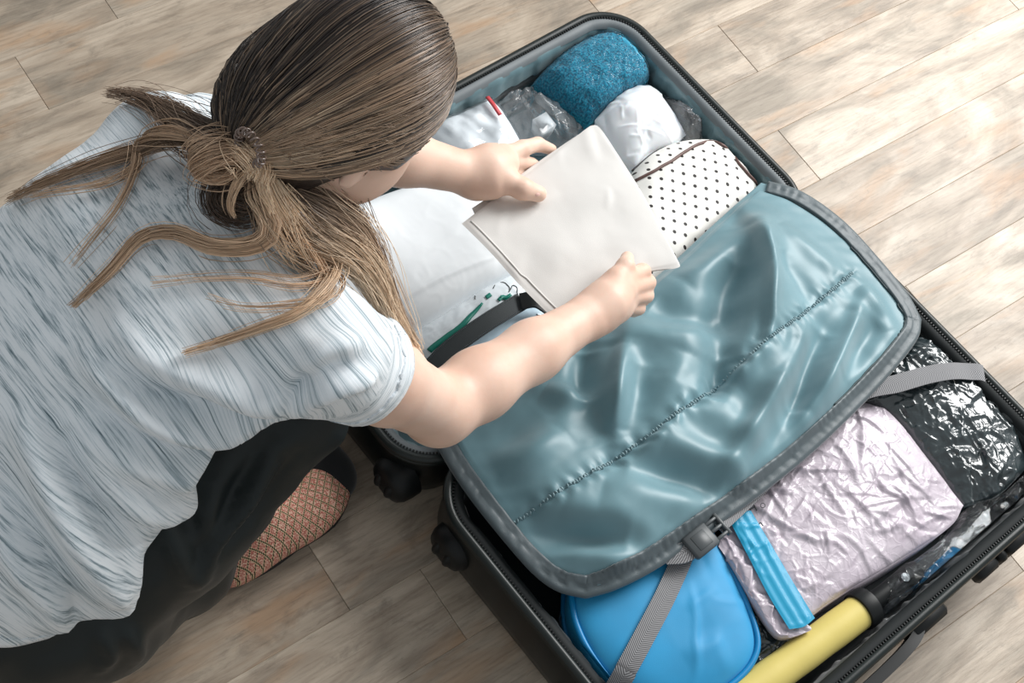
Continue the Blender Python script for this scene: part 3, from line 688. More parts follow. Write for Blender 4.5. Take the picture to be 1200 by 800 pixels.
SF = [([(345, 482), (300, 470), (245, 450), (190, 425), (140, 395)], .011, .015), ([(335, 492), (270, 492), (210, 475), (150, 440)], -.009, .012), ([(330, 498), (265, 505), (190, 500), (125, 450), (105, 425)], .012, .013),
      ([(310, 505), (240, 530), (170, 520), (100, 470)], -.008, .014), ([(300, 515), (230, 548), (160, 545), (90, 500)], .007, .015),
      ([(30, 505), (55, 560), (90, 620), (125, 680), (140, 715)], .016, .017), ([(70, 505), (95, 560), (135, 615), (160, 628)], -.012, .016), ([(0, 560), (25, 620), (60, 670), (100, 715)], -.010, .018),
      ([(80, 510), (120, 575), (165, 600), (215, 600)], .010, .015), ([(0, 610), (30, 660), (60, 710), (80, 735)], .010, .014), ([(210, 560), (222, 585), (215, 600)], .006, .010), ([(128, 735), (145, 690), (158, 650)], .008, .012),
      ([(345, 465), (375, 440), (400, 425)], -.004, .010), ([(350, 450), (385, 415), (420, 400)], .008, .011), ([(365, 475), (400, 455), (440, 440)], .007, .010), ([(355, 440), (352, 465), (346, 482)], -.008, .010),
      ([(60, 180), (100, 260), (150, 330)], .003, .03), ([(10, 260), (60, 330), (120, 400)], -.004, .03)]
disp = .004 * fbm(V * np.array([9, 9, 9]), 21, 2) + .0016 * fbm(V * 30, 25, 2)
for px, a, w in SF:
    ln = resample(surf_pts(px), 30); d, t = seg_dist(V, ln); disp += (2.3 if a > 0 else 2.0) * a * np.exp(-(d / w) ** 2) * np.clip(np.sin(np.pi * np.clip(t * .94 + .03, 0, 1)), 0, 1) ** .4
Vflat = V; V = V + Nn * disp[:, None]
# openings: hem, sleeves, neck
fc = V[F].mean(1); keep = np.ones(len(F), bool)
hem0 = np.array([.20, .50, .285]); hn = np.array([.62, -.15, .77]); hn /= np.linalg.norm(hn)
wav = .012 * noise(fc * 14, 40)
keep &= ((fc - hem0) @ hn + wav) > 0
for sh, el in ((shR, elR), (shL, elL)):
    d = el - sh; L = np.linalg.norm(d); d = d / L; t = (fc - sh) @ d; rad = np.linalg.norm(fc - sh - t[:, None] * d, axis=1); keep &= ~((t > L * .31) & (rad < .10))
nk = np.array([.45, YC, .65]); nd = hp_(-.045, 0, -.06) - nk; nd /= np.linalg.norm(nd); t = (fc - nk) @ nd; rad = np.linalg.norm(fc - nk - t[:, None] * nd, axis=1); keep &= ~((t > .062) & (rad < .12))
F = F[keep]; used = np.unique(F); remap = np.full(len(V), -1); remap[used] = np.arange(len(used)); VS = V[used]; FS = remap[F]
def smooth_rim(Vv, Ff, it=12):
    e = np.sort(np.vstack([Ff[:, [k, (k + 1) % 4]] for k in range(4)]), axis=1); key, cnt = np.unique(e, axis=0, return_counts=True); be = key[cnt == 1]; Vv = Vv.copy()
    for _ in range(it):
        S_ = np.zeros_like(Vv); n_ = np.zeros(len(Vv)); np.add.at(S_, be[:, 0], Vv[be[:, 1]]); np.add.at(S_, be[:, 1], Vv[be[:, 0]]); np.add.at(n_, be[:, 0], 1); np.add.at(n_, be[:, 1], 1)
        m_ = n_ > 0; Vv[m_] = Vv[m_] * .4 + .6 * S_[m_] / n_[m_][:, None]
    return Vv
VS = smooth_rim(VS, FS)
V0s = Vflat[used]; loc = (V0s - [.24, .668, .44]) @ SM; uvS = np.c_[np.arctan2(loc[:, 1], loc[:, 2]) * .17, .95 * V0s[:, 0] + .32 * V0s[:, 2]]
for sh, el in ((shR, elR), (shL, elL)):
    d = el - sh; L = np.linalg.norm(d); d = d / L; tq = (V0s - sh) @ d; rel = V0s - sh - tq[:, None] * d; rad = np.linalg.norm(rel, axis=1); m_ = (tq > .035) & (rad < .078) & (np.abs(VS[:, 1] - .635) > .095)
    e1 = np.cross(d, [0, 0, 1.0]); e1 /= np.linalg.norm(e1); e2 = np.cross(d, e1); uvS[m_] = np.c_[np.arctan2(rel @ e1, rel @ e2) * .055 + 3, tq][m_]
shirt = mesh('t_shirt', VS, FS, M_shirt, person, uv=uvS, label='light grey streaked short sleeved t-shirt')
fcs = VS[FS].mean(1); NS_ = vnormals(VS, FS)
def hem_band(name, sel, off=.003):
    f_ = FS[sel]; us = np.unique(f_); rm = np.full(len(VS), -1); rm[us] = np.arange(len(us)); o_ = mesh(name, VS[us] + NS_[us] * off, rm[f_], M_shirt, person, uv=uvS[us]); m_ = o_.modifiers.new('thick', 'SOLIDIFY'); m_.thickness = .003; m_.offset = -1
for sh, el in ((shR, elR), (shL, elL)):
    d = el - sh; L = np.linalg.norm(d); d = d / L; tq = (fcs - sh) @ d; rad = np.linalg.norm(fcs - sh - tq[:, None] * d, axis=1); hem_band('sleeve_cuff', (tq > L * .31 - .022) & (rad < .085))
hem_band('shirt_hem', ((fcs - hem0) @ hn) < .020, .002)
md = shirt.modifiers.new('thick', 'SOLIDIFY'); md.thickness = .003; md.offset = 0
# turned hems of the sleeves
def hem_loop(sh, el, frac, r, name='sleeve_hem'):
    pass
def on_shirt(pts, lift):
    out = []
    for p in pts:
        i = ((VS - p) ** 2).sum(1).argmin(); out.append(VS[i])
    return np.array(out)

# ---- trousers
def trouser_material():
    m = mat('black_trouser', (.008, .013, .0135), .5, .35, sheen=.03); n = N(m); v = n.coord('Object'); n.bump(n.noise(v, 700, 2), .2, .0005); return m
M_pants = trouser_material()
T = Field((-.05, .30, .0), (.66, .96, .56), .0055)
T.ell((.150, .665, .275), (.150, .160, .140), np.eye(3), .04)
knR, anR = P(322, 478, .43), P(222, 652, .10); knL, anL = np.array([.46, .79, .42]), np.array([.39, .71, .10])
for hp0, kn, an in ((P(80, 688, .255), knR, anR), (np.array([.17, .755, .26]), knL, anL)):
    T.chain([hp0, (hp0 + kn) / 2, kn], [.108, .088, .066], .05); T.chain([kn, kn * .5 + an * .5 + [-.02, 0, 0], an], [.066, .062, .052], .03)
    T.cone(an, an + [-.01, 0, -.02], .052, .055, .02)
T.cone(P(120, 700, .19), P(205, 668, .12), .085, .058, .04)
V, F = T.nets(4); Nn = vnormals(V, F)
disp = .005 * fbm(V * np.array([16, 16, 7]), 61, 3)
TF = [([(190, 605), (210, 640), (232, 690)], .008, .012), ([(215, 600), (235, 630), (240, 670)], -.006, .012), ([(330, 530), (300, 580), (262, 640), (245, 680)], .010, .011), ([(300, 540), (280, 590), (255, 640)], -.008, .012), ([(350, 540), (310, 600), (265, 655)], -.006, .010), ([(150, 735), (162, 755), (168, 775)], .008, .010), ([(120, 742), (135, 765), (130, 785)], .007, .010), ([(260, 570), (255, 610), (235, 650)], .006, .012)]
Vsave = V
for px, a, w in TF:
    ln = resample(surf_pts(px), 24); d, t = seg_dist(V, ln); disp += 1.6 * a * np.exp(-(d / w) ** 2) * np.clip(np.sin(np.pi * np.clip(t, .03, .97)), 0, 1) ** .4
V = V + Nn * disp[:, None]
mesh('trousers', V, F, M_pants, person, label='loose black trousers')

# ---- slippers
def knit_material():
    m = mat('red_patterned_knit', (.5, .22, .18), .85, .2); n = N(m); tc = n.new('ShaderNodeTexCoord'); v = tc.outputs['Object']
    mp = n.new('ShaderNodeMapping'); mp.inputs['Rotation'].default_value = (0, 0, math.radians(45)); mp.inputs['Scale'].default_value = (1, 1, 1); n.lk(v, mp.inputs[0]); sp_ = n.new('ShaderNodeSeparateXYZ'); n.lk(mp.outputs[0], sp_.inputs[0])
    def grid(sock, f): return n.math('ABSOLUTE', n.math('SINE', n.math('MULTIPLY', sock, f)))
    gx, gy = grid(sp_.outputs[0], 330), grid(sp_.outputs[1], 330); line = n.math('MINIMUM', gx, gy)
    fx, fy = grid(sp_.outputs[0], 1320), grid(sp_.outputs[1], 1320); chk = n.math('MULTIPLY', fx, fy)
    base = n.mix((.46, .16, .12), (.74, .47, .36), n.ramp(n.noise(v, 420, 2), [(.45, (0, 0, 0)), (.6, (1, 1, 1))]))
    dk = n.mix((.02, .015, .012), (.62, .50, .30), n.ramp(chk, [(.25, (0, 0, 0)), (.5, (1, 1, 1))]))
    n.color(n.mix(dk, base, n.ramp(line, [(.26, (0, 0, 0)), (.40, (1, 1, 1))]))); n.bump(chk, .4, .001); return m
M_knit = knit_material(); M_sole = mat('black_rubber_sole', (.012, .011, .012), .7); M_toe = cloth_mat('black_knit_toe', (.012, .013, .014), rough=.9)
def slipper(heel, toe):
    d = toe - heel; L = np.linalg.norm(d); d = d / L; s = np.array([-d[1], d[0], 0]); Mx = np.stack([d, s, [0, 0, 1]], 1); q = lambda f, w, z: heel + d * L * f + s * w + np.array([0, 0, z])
    U = Field(np.minimum(heel, toe) - .09, np.maximum(heel, toe) + [.09, .09, .14], .004)
    U.ell(q(.16, 0, .035), (.05, .036, .045), Mx, .02); U.ell(q(.45, 0, .036), (.08, .036, .040), Mx, .03); U.ell(q(.64, -.004, .030), (.070, .048, .034), Mx, .03); U.ell(q(.35, 0, .06), (.05, .034, .05), Mx, .03)
    Vv, Ff = U.nets(3); Vv[:, 2] = np.maximum(Vv[:, 2], .009)
    up = mesh('slipper', Vv, Ff, M_knit, person, label='red patterned knit slipper with black sole')
    U = Field(np.minimum(heel, toe) - .09, np.maximum(heel, toe) + [.09, .09, .10], .004); U.ell(q(.86, .006, .030), (.035, .043, .033), Mx, .02); U.ell(q(.78, .03, .03), (.05, .025, .038), Mx, .02); Vv, Ff = U.nets(3); Vv[:, 2] = np.maximum(Vv[:, 2], .006); mesh('toe_cap', Vv, Ff, M_toe, up)
    a = np.linspace(0, 2 * np.pi, 60, endpoint=False); f = .5 + .5 * np.cos(a) * 1.0; w = np.sin(a) * np.interp(f, [0, .15, .45, .72, 1], [.045, .042, .040, .054, .050]); mb = MB()
    loop = np.array([q(ff * 1.0, ww, 0) for ff, ww in zip(f, w)]); Vv = np.vstack([loop + [0, 0, .001], loop + [0, 0, .012]]); k = 60
    F_ = [(i, (i + 1) % k, k + (i + 1) % k, k + i) for i in range(k)] + [tuple(range(k))[::-1], tuple(range(k, 2 * k))]; smoothby(mesh('sole', Vv, F_, M_sole, up))
hl_ = P(252, 682, .0); tp_ = P(424, 536, .0); slipper(hl_, hl_ + (tp_ - hl_) * (.232 / np.linalg.norm(tp_ - hl_))); slipper(np.array([.375, .70, 0]), np.array([.605, .725, 0]))

# ---- hair
def hair_material():
    m = mat('brown_hair', (.1, .06, .04), .34, .45); n = N(m); a = n.new('ShaderNodeAttribute', attribute_name='tint'); n.color(a.outputs['Color']); n.b.inputs['Coat Weight'].default_value = .0; return m
M_hair = hair_material()
hv, hf, hc = [], [], []; hcount = [0]
def strand(pts, r, c0, c1, nside=3):
    V_, F_ = tube(pts, r, nside, caps=False); m_ = len(pts); t = np.repeat(np.linspace(0, 1, m_), nside)[:, None]
    c = c0 * (1 - t) + c1 * t; hv.append(V_); hf.append(np.array(F_) + hcount[0]); hc.append(c); hcount[0] += len(V_)
DK, MD, BL, GD = np.array([.020, .014, .012]), np.array([.14, .095, .066]), np.array([.56, .39, .26]), np.array([.80, .62, .44])
tie = hp_(-.100, -.020, -.060); tie = P(287, 176, .765)
tl = HM.T @ (tie - HC); AX = np.array([.100, .082, .112]); tdir = tl / AX; tdir /= np.linalg.norm(tdir)
def scalp(d, rr): return HC + HM @ (d * AX * rr)
cap = Field(HC - .17, HC + .17, .004); cap.ell(HC, AX * .985, HM, .01); cap.cone(scalp(tdir, .9), tie, .022, .012, .03)
cap.ell(hp_(-.045, 0, -.045), (.06, .062, .06), HM, .03); cap.ell(hp_(.100, 0, -.048), (.085, .095, .100), HM, .012, 'cut'); cap.ell(hp_(.035, .085, -.072), (.064, .050, .052), HM, .01, 'cut'); cap.ell(hp_(.035, -.085, -.072), (.064, .050, .052), HM, .01, 'cut')     # leaves the face free
cV, cF = cap.nets(2); hv.append(cV); hf.append(cF); hc.append(np.tile(DK * 1.1, (len(cV), 1))); hcount[0] += len(cV)
def cap_radius(D):
    """distance from the head centre to the hair surface along directions D (N,3)"""
    rr = np.linspace(.05, .17, 49); Q = HC + D[:, None] * rr[None, :, None]; ix = np.clip(np.rint((Q - cap.lo) / cap.h).astype(int), 0, cap.n - 1)
    ins = cap.F[ix[..., 0], ix[..., 1], ix[..., 2]] < 0; k_ = np.where(ins.any(1), 48 - ins[:, ::-1].argmax(1), 0); return rr[k_]
NS = 7000
for i in range(NS):
    while True:
        d = rng.normal(size=3); d /= np.linalg.norm(d)
        if d[2] < -.55 - .1 * d[0]: continue
        if d[0] > .45 and d[2] < .38: continue               # face
        if d[0] > .05 and d[2] < -.12: continue              # cheek below the temple
        break
    if rng.random() < .45:   # many roots along the hairline so the long streaks run the whole way
        d = np.array([.62 + .2 * rng.random(), rng.uniform(-1, 1) * .8, .45 + .35 * rng.random()]); d /= np.linalg.norm(d)
    om = math.acos(np.clip(d @ tdir, -1, 1)); lay = 1.0 + .04 * rng.random()
    n_ = 16; t = np.linspace(0, 1, n_); te = t
    if om < .15: continue
    side = d[1]; w0, w1 = np.sin((1 - te) * om) / math.sin(om), np.sin(te * om) / math.sin(om); dd = d[None] * w0[:, None] + tdir[None] * w1[:, None]
    dd[:, 2] += (.16 + .14 * (d[2] < .35)) * np.sin(np.pi * te) * abs(side); dd /= np.linalg.norm(dd, axis=1)[:, None]
    wd = (dd * AX) @ HM.T; rl = np.linalg.norm(wd, axis=1); wd /= rl[:, None]; rad_ = np.maximum(np.minimum(cap_radius(wd), rl * 1.2), rl * .985); rad_ = np.convolve(np.r_[rad_[0], rad_, rad_[-1]], [.25, .5, .25], 'valid')
    path = HC + wd * (rad_ * (lay + .010 * np.sin(np.pi * te) + .004 * np.sin(9 * te + i)))[:, None]
    lq = (path - HC) @ HM
    if ((lq[:, 0] > -.028) & (lq[:, 2] < -.022) & (np.abs(lq[:, 1]) > .035)).any(): continue
    path[-1] = tie + rng.normal(size=3) * .008; path[-2] = path[-2] * .6 + path[-1] * .4
    near = np.clip(side * 1.15 + .06 + .42 * max(0, d[0]), 0, 1)        # fairer streaks grow from the front and the side
    s_ = noise(np.array([[d[0] * 8, d[1] * 12, d[2] * 8]]), 77)[0]; mixv = np.clip(near * 1.0 + .55 * s_ - .04 + .18 * rng.normal(), 0, 1)
    c0 = DK * (1 - mixv * .9) + MD * 2.0 * mixv * .9; c1 = DK * (1 - mixv) + (BL if rng.random() < .75 else GD) * mixv; c1 = c1 * rng.uniform(.9, 1.35)
    rad = rng.uniform(.0004, .0008); strand(path, np.r_[np.full(n_ - 1, rad), rad * .8], c0, c1)
def lock(px, n, spread, c0, c1, r=.0005, taper=.35, npt=26, lift=.012, dz=0.0):
    """a loose bundle of hair along a traced line; points with a height are in the air, the others lie on the shirt"""
    on = surf_pts([p for p in px if len(p) == 2]) if any(len(p) == 2 for p in px) else []; on = list(on); ctl = []
    for p in px:
        if len(p) == 3: ctl.append(P(p[0], p[1], p[2] + dz))
        else: q = on.pop(0); ctl.append(P(p[0], p[1], q[2] + lift))
    c0 = c0 * 1.3; c1 = c1 * 1.35; ctl = resample(np.array(ctl), npt); t = np.linspace(0, 1, npt); tt_, N_, B_ = frames(ctl); sd = rng.integers(1000)
    for i in range(n):
        a = rng.uniform(0, 2 * np.pi); q = rng.random() ** .7; sw = rng.normal() * .5; fly = rng.random() < .12
        env = 1.25 * spread * (2.0 if fly else 1) * (np.minimum(1, t * 5 + .3) * (1 - (1 - taper) * t ** 1.3)); ang = a + sw * t * 2.5
        pth = ctl + (q * env)[:, None] * (np.cos(ang)[:, None] * N_ + .45 * np.sin(ang)[:, None] * B_); ln = max(6, int(npt * (1 - .55 * rng.random() ** 1.6))); v_ = rng.uniform(.65, 1.3)
        pth = pth + .25 * spread * np.stack([noise(np.c_[t * 4 + i, t * 0, t * 0], sd + k) for k in range(3)], 1) * t[:, None]
        m_ = rng.uniform(0, .35); strand(pth[:ln], np.linspace(1, .5, ln) * r * rng.uniform(.7, 1.3), (c0 * (1 - m_) + c1 * m_) * v_, (c1 * (1 - m_) + c0 * m_) * v_)
Vp = V; V = VS                                              # loose hair rests on the shirt
D_ = -.035
lock([(287, 172, .800), (255, 165, .795), (222, 148, .775), (185, 122), (150, 110, .715), (118, 108, .70)], 420, .017, DK * 1.8, MD * 1.9, dz=D_, taper=.25)
lock([(280, 178, .80), (245, 170, .79), (205, 162, .77), (170, 174), (110, 192), (50, 215), (2, 238)], 170, .012, MD * 1.2, BL * .75, dz=D_)
lock([(240, 165, .80), (195, 155, .785), (165, 165), (158, 200), (140, 240), (105, 285), (75, 322)], 60, .008, BL * .7, BL, dz=D_)
lock([(160, 172), (158, 195), (120, 215), (60, 225), (30, 232)], 24, .006, BL * .8, BL)
lock([(285, 215, .775), (318, 262), (300, 285), (250, 288), (205, 272), (165, 278), (130, 315), (100, 345), (76, 368)], 170, .011, BL, BL * .8, dz=D_)
lock([(308, 190, .80), (330, 235, .775), (362, 275), (384, 305), (385, 330), (350, 365), (300, 385), (250, 402), (198, 418)], 200, .010, GD, BL * .85, dz=D_)
lock([(330, 230, .78), (385, 290), (388, 318), (350, 332), (300, 325), (240, 325), (160, 332)], 30, .010, BL, BL, dz=D_)
lock([(340, 250, .76), (385, 320), (380, 350), (330, 358), (280, 358), (230, 342)], 30, .008, BL, BL, dz=D_)
lock([(392, 318), (402, 330), (396, 345), (375, 352)], 12, .003, MD, BL)
lock([(308, 200, .785), (335, 245, .755), (375, 275, .73), (415, 300, .70), (442, 335, .66), (460, 375, .61), (480, 405, .56), (492, 425, .52)], 520, .020, MD * 1.5, GD * .95, taper=.4, dz=D_)
lock([(330, 215, .775), (370, 235, .75), (410, 262, .715), (436, 298, .68), (450, 330, .65), (470, 378, .59), (490, 412, .54)], 460, .017, DK * 2.2, BL * .9, taper=.35, dz=D_)
lock([(380, 215, .74), (400, 245, .72), (420, 275, .70), (440, 305, .675), (448, 330, .65)], 260, .016, DK * 2, MD * 2.2, taper=.4, dz=D_)
lock([(300, 195, .79), (328, 245, .765), (352, 288), (378, 305)], 160, .018, BL, GD, dz=D_, taper=.9)
lock([(283, 185, .79), (262, 215, .775), (258, 238, .765), (285, 250, .76), (310, 238, .765)], 260, .016, DK * 1.6, MD, taper=.8, dz=D_)
lock([(292, 178, .805), (262, 176, .815), (238, 184, .812), (230, 194, .80), (256, 203, .795), (285, 190, .80)], 520, .012, MD * 1.9, BL * 1.1, taper=.9, dz=D_)   # folded knot
lock([(268, 163, .81), (290, 176, .820), (305, 196, .81), (300, 215, .80)], 260, .012, BL, GD, taper=.9, dz=D_)
lock([(300, 185, .81), (278, 215, .795), (270, 240, .78), (276, 258, .77)], 80, .006, GD, BL, dz=D_)
lock([(310, 190, .805), (308, 220, .79), (322, 252, .775)], 80, .006, GD, GD, dz=D_)
V = Vp
hair = mesh('hair', np.vstack(hv), [f for a in hf for f in a.tolist()], M_hair, person, colors=np.vstack(hc), label='long brown hair with fair streaks, loosely tied back')
# spiral hair tie
M_tie = mat('clear_hair_tie', (.16, .11, .09), .12, .9); cen = P(293, 173, .795); axd = (tie - HC) / np.linalg.norm(tie - HC); t0, t1, t2 = frames(np.array([cen, cen + axd])); n1, n2 = t1[0], t2[0]
pts = []
for k in range(260):
    a = 2 * np.pi * k / 260; c = cen + .0150 * (math.cos(a) * n1 + math.sin(a) * n2); b = 2 * np.pi * k / 260 * 17; pts.append(c + .0036 * (math.cos(b) * (math.cos(a) * n1 + math.sin(a) * n2) + math.sin(b) * axd))
V_, F_ = tube(np.array(pts), .0010, 6, closed=True); mesh('hair_tie', V_, F_, M_tie, person, label='glossy spiral hair tie')
# ------------------------------------------------------------------ things packed in the lid
def crk(amp, sc, seed, extra=0, esc=1):
    def f(p, u, v):
        r = amp * crinkle(p * sc, seed) + amp * .8 * fbm(p * sc * .35, seed + 9, 2)
        return r if not extra else r + extra * fbm(p * esc, seed + 17, 2)
    return f
def soft(amp, sc, seed):
    return lambda p, u, v: amp * fbm(p * sc, seed, 3)
def film_over(name, T, m, parent, lift=.003, amp=.004, sc=60, seed=1, scale=1.0, label=None):
    nv, nu = T.shape[:2]; V = T.reshape(-1, 3).copy(); c = V.mean(0); V[:, :2] = c[:2] + (V[:, :2] - c[:2]) * scale; V[:, 2] += lift + amp * crinkle(V * sc, seed)
    fl = np.cross(T[nv // 2, nu // 2 + 1] - T[nv // 2, nu // 2], T[nv // 2 + 1, nu // 2] - T[nv // 2, nu // 2])[2] < 0
    return mesh(name, V, gridfaces(nu, nv, fl), m, parent, label=label)
def thing(name, label, cat, x, y, z=.026, group=None):
    e = empty(name, P(x, y, z)); return tag(e, label, cat, group)
FL = .027
M_film = film_mat('clear_film', haze=.06); M_film2 = film_mat('hazy_film', haze=.16, rough=.10); M_film3 = film_mat('glossy_film', haze=.025, rough=.07, gloss=.3)

# blue towel in clear film
def towel_material():
    m = mat('blue_terry', (.0, .17, .30), .95, .1, sheen=.4); n = N(m); v = n.coord('Object'); f = n.noise(v, 330, 3, .6); g = n.noise(v, 40, 2)
    n.color(n.ramp(f, [(.35, (.0, .09, .16)), (.52, (.0, .22, .33)), (.70, (.04, .38, .50))])); n.bump(f, 1.0, .004); return m
M_towel = towel_material()
t = thing('wrapped_towel', 'rolled blue terry towel in clear film in the suitcase lid', 'towel', 690, 95)
ol = PL([(622, 101), (660, 68), (703, 39), (724, 47), (755, 84), (758, 100), (725, 122), (690, 146), (655, 128)], .085)
o, T, _ = pad('towel', ol, [0, 2, 4, 7], FL, M_towel, t, h=.045, nu=70, nv=60, pw=.40, flatten=3, bump=lambda p, u, v: .002 * fbm(p * 35, 5, 2) + .0018 * fbm(p * 220, 6, 2))
Mw = film_mat('towel_film', tint=(.85, .95, 1), haze=.012, rough=.10, gloss=.12)
nv, nu = T.shape[:2]; V = T.reshape(-1, 3).copy(); uu2, vv2 = np.meshgrid(np.linspace(0, 1, nu), np.linspace(0, 1, nv))
ax_ = P(703, 39, .1) - P(622, 101, .1); ax_ /= np.linalg.norm(ax_); al = V @ ax_; cr = V @ np.cross([0, 0, 1], ax_)
V[:, 2] += .0035 + .0022 * np.abs(noise(np.c_[al * 95, cr * 22, V[:, 2] * 10], 4)) 
mesh('film_wrap', V, gridfaces(nu, nv, True), Mw, t)
M_cyan = nylon('cyan_cloth', (.0, .33, .47), .45); o, T, _ = pad('towel_edge', PL([(700, 44), (708, 38), (724, 46), (756, 84), (757, 98), (742, 80), (718, 62)], .098), [0, 2, 4, 5], .06, M_cyan, t, h=.026, nu=24, nv=24, bump=crk(.003, 50, 8))

# clear crumpled bag with a small flat white patch set inside
t = thing('clear_plastic_bag', 'crumpled clear plastic bag beside the blue towel roll', 'plastic bag', 635, 140)
ol = PL([(568, 124), (585, 108), (605, 103), (628, 112), (660, 128), (692, 150), (672, 166), (640, 172), (606, 168), (590, 140)], .060)
o, T, _ = pad('film', ol, [0, 2, 5, 8], FL, M_film2, t, h=.040, nu=90, nv=70, pw=.6, bump=lambda p, u, v: segs(p, 70, .022, .006, .0028, 12) + .012 * fbm(p * 12, 15, 2))
M_white = mat('plain_white', (.85, .87, .88), .5); o, T, _ = pad('white_piece', PL([(624, 140), (640, 131), (652, 146), (636, 156)], .088), [0, 1, 2, 3], .060, M_white, t, h=.004, nu=12, nv=12)

# white plastic bag
M_wbag = mat('white_poly_bag', (.80, .83, .86), .3, .45); N(M_wbag).b.inputs['Subsurface Weight'].default_value = .1; N(M_wbag).b.inputs['Coat Weight'].default_value = .3
t = thing('white_plastic_bag', 'knotted white plastic bag between blue towel and polka dot pouch', 'plastic bag', 750, 145)
ol = PL([(697, 141), (715, 120), (745, 101), (768, 107), (786, 130), (804, 158), (786, 173), (760, 182), (745, 200), (722, 182)], .090)
o, T, _ = pad('bag', ol, [0, 2, 5, 8], FL, M_wbag, t, h=.036, nu=80, nv=80, pw=.55, bump=lambda p, u, v: segs(p, 45, .022, .0026, .0026, 21) + .006 * fbm(p * 14, 25, 2))
t = thing('clear_wrapper', 'scrap of clear crumpled wrapper tucked beside the lid wall', 'plastic wrap', 800, 135)
ol = PL([(772, 108), (792, 101), (806, 122), (822, 150), (824, 166), (803, 168), (790, 142)], .088)
pad('film', ol, [0, 1, 4, 5], FL, M_film2, t, h=.022, nu=60, nv=50, pw=.6, bump=lambda p, u, v: .012 * facet(p, 42, 31) + .005 * facet(p, 90, 33) + .010 * fbm(p * 18, 35, 2))

# polka dot pouch
def dots_material():
    m = mat('polka_dot_canvas', (.8, .78, .74), .6, .3); n = N(m); tc = n.new('ShaderNodeTexCoord'); mp = n.new('ShaderNodeMapping'); mp.inputs['Rotation'].default_value = (0, 0, math.radians(43)); mp.inputs['Scale'].default_value = (1 / .0163, 1 / .0180, 1)
    mp.vector_type = 'POINT'; n.lk(tc.outputs['Object'], mp.inputs[0]); fr = n.new('ShaderNodeVectorMath', operation='FRACTION'); n.lk(mp.outputs[0], fr.inputs[0]); sb = n.new('ShaderNodeVectorMath', operation='SUBTRACT'); sb.inputs[1].default_value = (.5, .5, 0); n.lk(fr.outputs[0], sb.inputs[0])
    ml = n.new('ShaderNodeVectorMath', operation='MULTIPLY'); ml.inputs[1].default_value = (1, 1, 0); n.lk(sb.outputs[0], ml.inputs[0]); ln = n.new('ShaderNodeVectorMath', operation='LENGTH'); n.lk(ml.outputs[0], ln.inputs[0])
    n.color(n.ramp(ln.outputs['Value'], [(.15, (.03, .027, .027)), (.175, (.80, .79, .75))])); n.bump(n.noise(n.coord('Object'), 700, 2), .15, .0005); return m
M_dots = dots_material(); M_brown = mat('brown_piping', (.13, .07, .06), .5); M_blackp = mat('black_piping', (.02, .02, .022), .5)
t = thing('polka_dot_pouch', 'white pouch with black polka dots and brown piping', 'pouch', 810, 240)
ol = PL([(741, 201), (770, 178), (800, 168), (838, 166), (862, 186), (889, 217), (870, 250), (810, 300), (772, 345), (735, 340), (722, 262)], .098)
o, T, _ = pad('body', ol, [0, 3, 5, 8], FL, M_dots, t, h=.034, nu=60, nv=60, pw=.42, bump=soft(.003, 18, 3))
def drape(px, T, lift=.002, n=40):
    Q = T.reshape(-1, 3); c = (RW @ (Q - [0, 0, CAMH]).T).T; pr = np.c_[600 + FPX * c[:, 0] / -c[:, 2], 400 - FPX * c[:, 1] / -c[:, 2]]
    pts = np.array([Q[((pr - q) ** 2).sum(1).argmin()] for q in resample(np.array(px, float), n)]); pts = resample(np.vstack([pts[0], (pts[:-2] + pts[1:-1] + pts[2:]) / 3, pts[-1]]), n); pts[:, 2] += lift; return pts
V, F = tube(drape([(744, 213), (762, 203), (785, 190), (812, 173), (828, 167), (842, 168), (856, 180), (874, 202), (888, 217)], T), .0023, 8); mesh('piping', V, F, M_brown, t)
V, F = tube(resample(ol[:3], 30) + [0, 0, .001], .0026, 8); mesh('edge_piping', V, F, M_blackp, t)

# folded white garment in a zip bag with a red seal
M_wcloth = cloth_mat('white_cotton', (.86, .87, .88), .04, .8)
t = thing('zip_bag', 'clear zip bag with red seal holding a folded white garment', 'zip bag', 555, 155)
ol = PL([(470, 175), (500, 152), (540, 130), (576, 117), (592, 136), (606, 160), (613, 172), (600, 186), (545, 200), (480, 215)], .092)
o, T, _ = pad('garment', ol, [0, 3, 6, 9], FL, M_wcloth, t, h=.026, nu=60, nv=60, pw=.4, bump=soft(.005, 16, 13))
film_over('film', T, M_film3, t, .003, .003, 10, 41, 1.03)
M_red = mat('red_seal', (.55, .06, .07), .35); V, F, uv = ribbon(resample(PL([(571, 114, .112), (578, 123, .116), (586, 135, .114)]), 10), (0, 0, 1), .006, .002); mesh('seal_strip', V, F, M_red, t, uv=uv)

# large white packet
M_wp = mat('white_poly', (.80, .83, .85), .35, .45); N(M_wp).b.inputs['Coat Weight'].default_value = .25
t = thing('white_packet', 'large soft white plastic packet in the suitcase lid under the hair', 'packet', 500, 300)
ol = PL([(352, 290), (400, 252), (470, 222), (540, 215), (600, 262), (620, 300), (612, 320), (555, 348), (505, 378), (478, 390), (430, 375), (385, 340)], .088)
o, T, _ = pad('packet', ol, [0, 3, 6, 9], FL, M_wp, t, h=.030, nu=90, nv=80, pw=.4, bump=lambda p, u, v: .006 * fbm(p * 9, 15, 2) + .0010 * crinkle(p * 18, 16) + .003 * np.exp(-(seg_dist(p, resample(PL([(440, 372), (500, 335), (550, 312), (600, 296)], .115), 12))[0] / .004) ** 2))
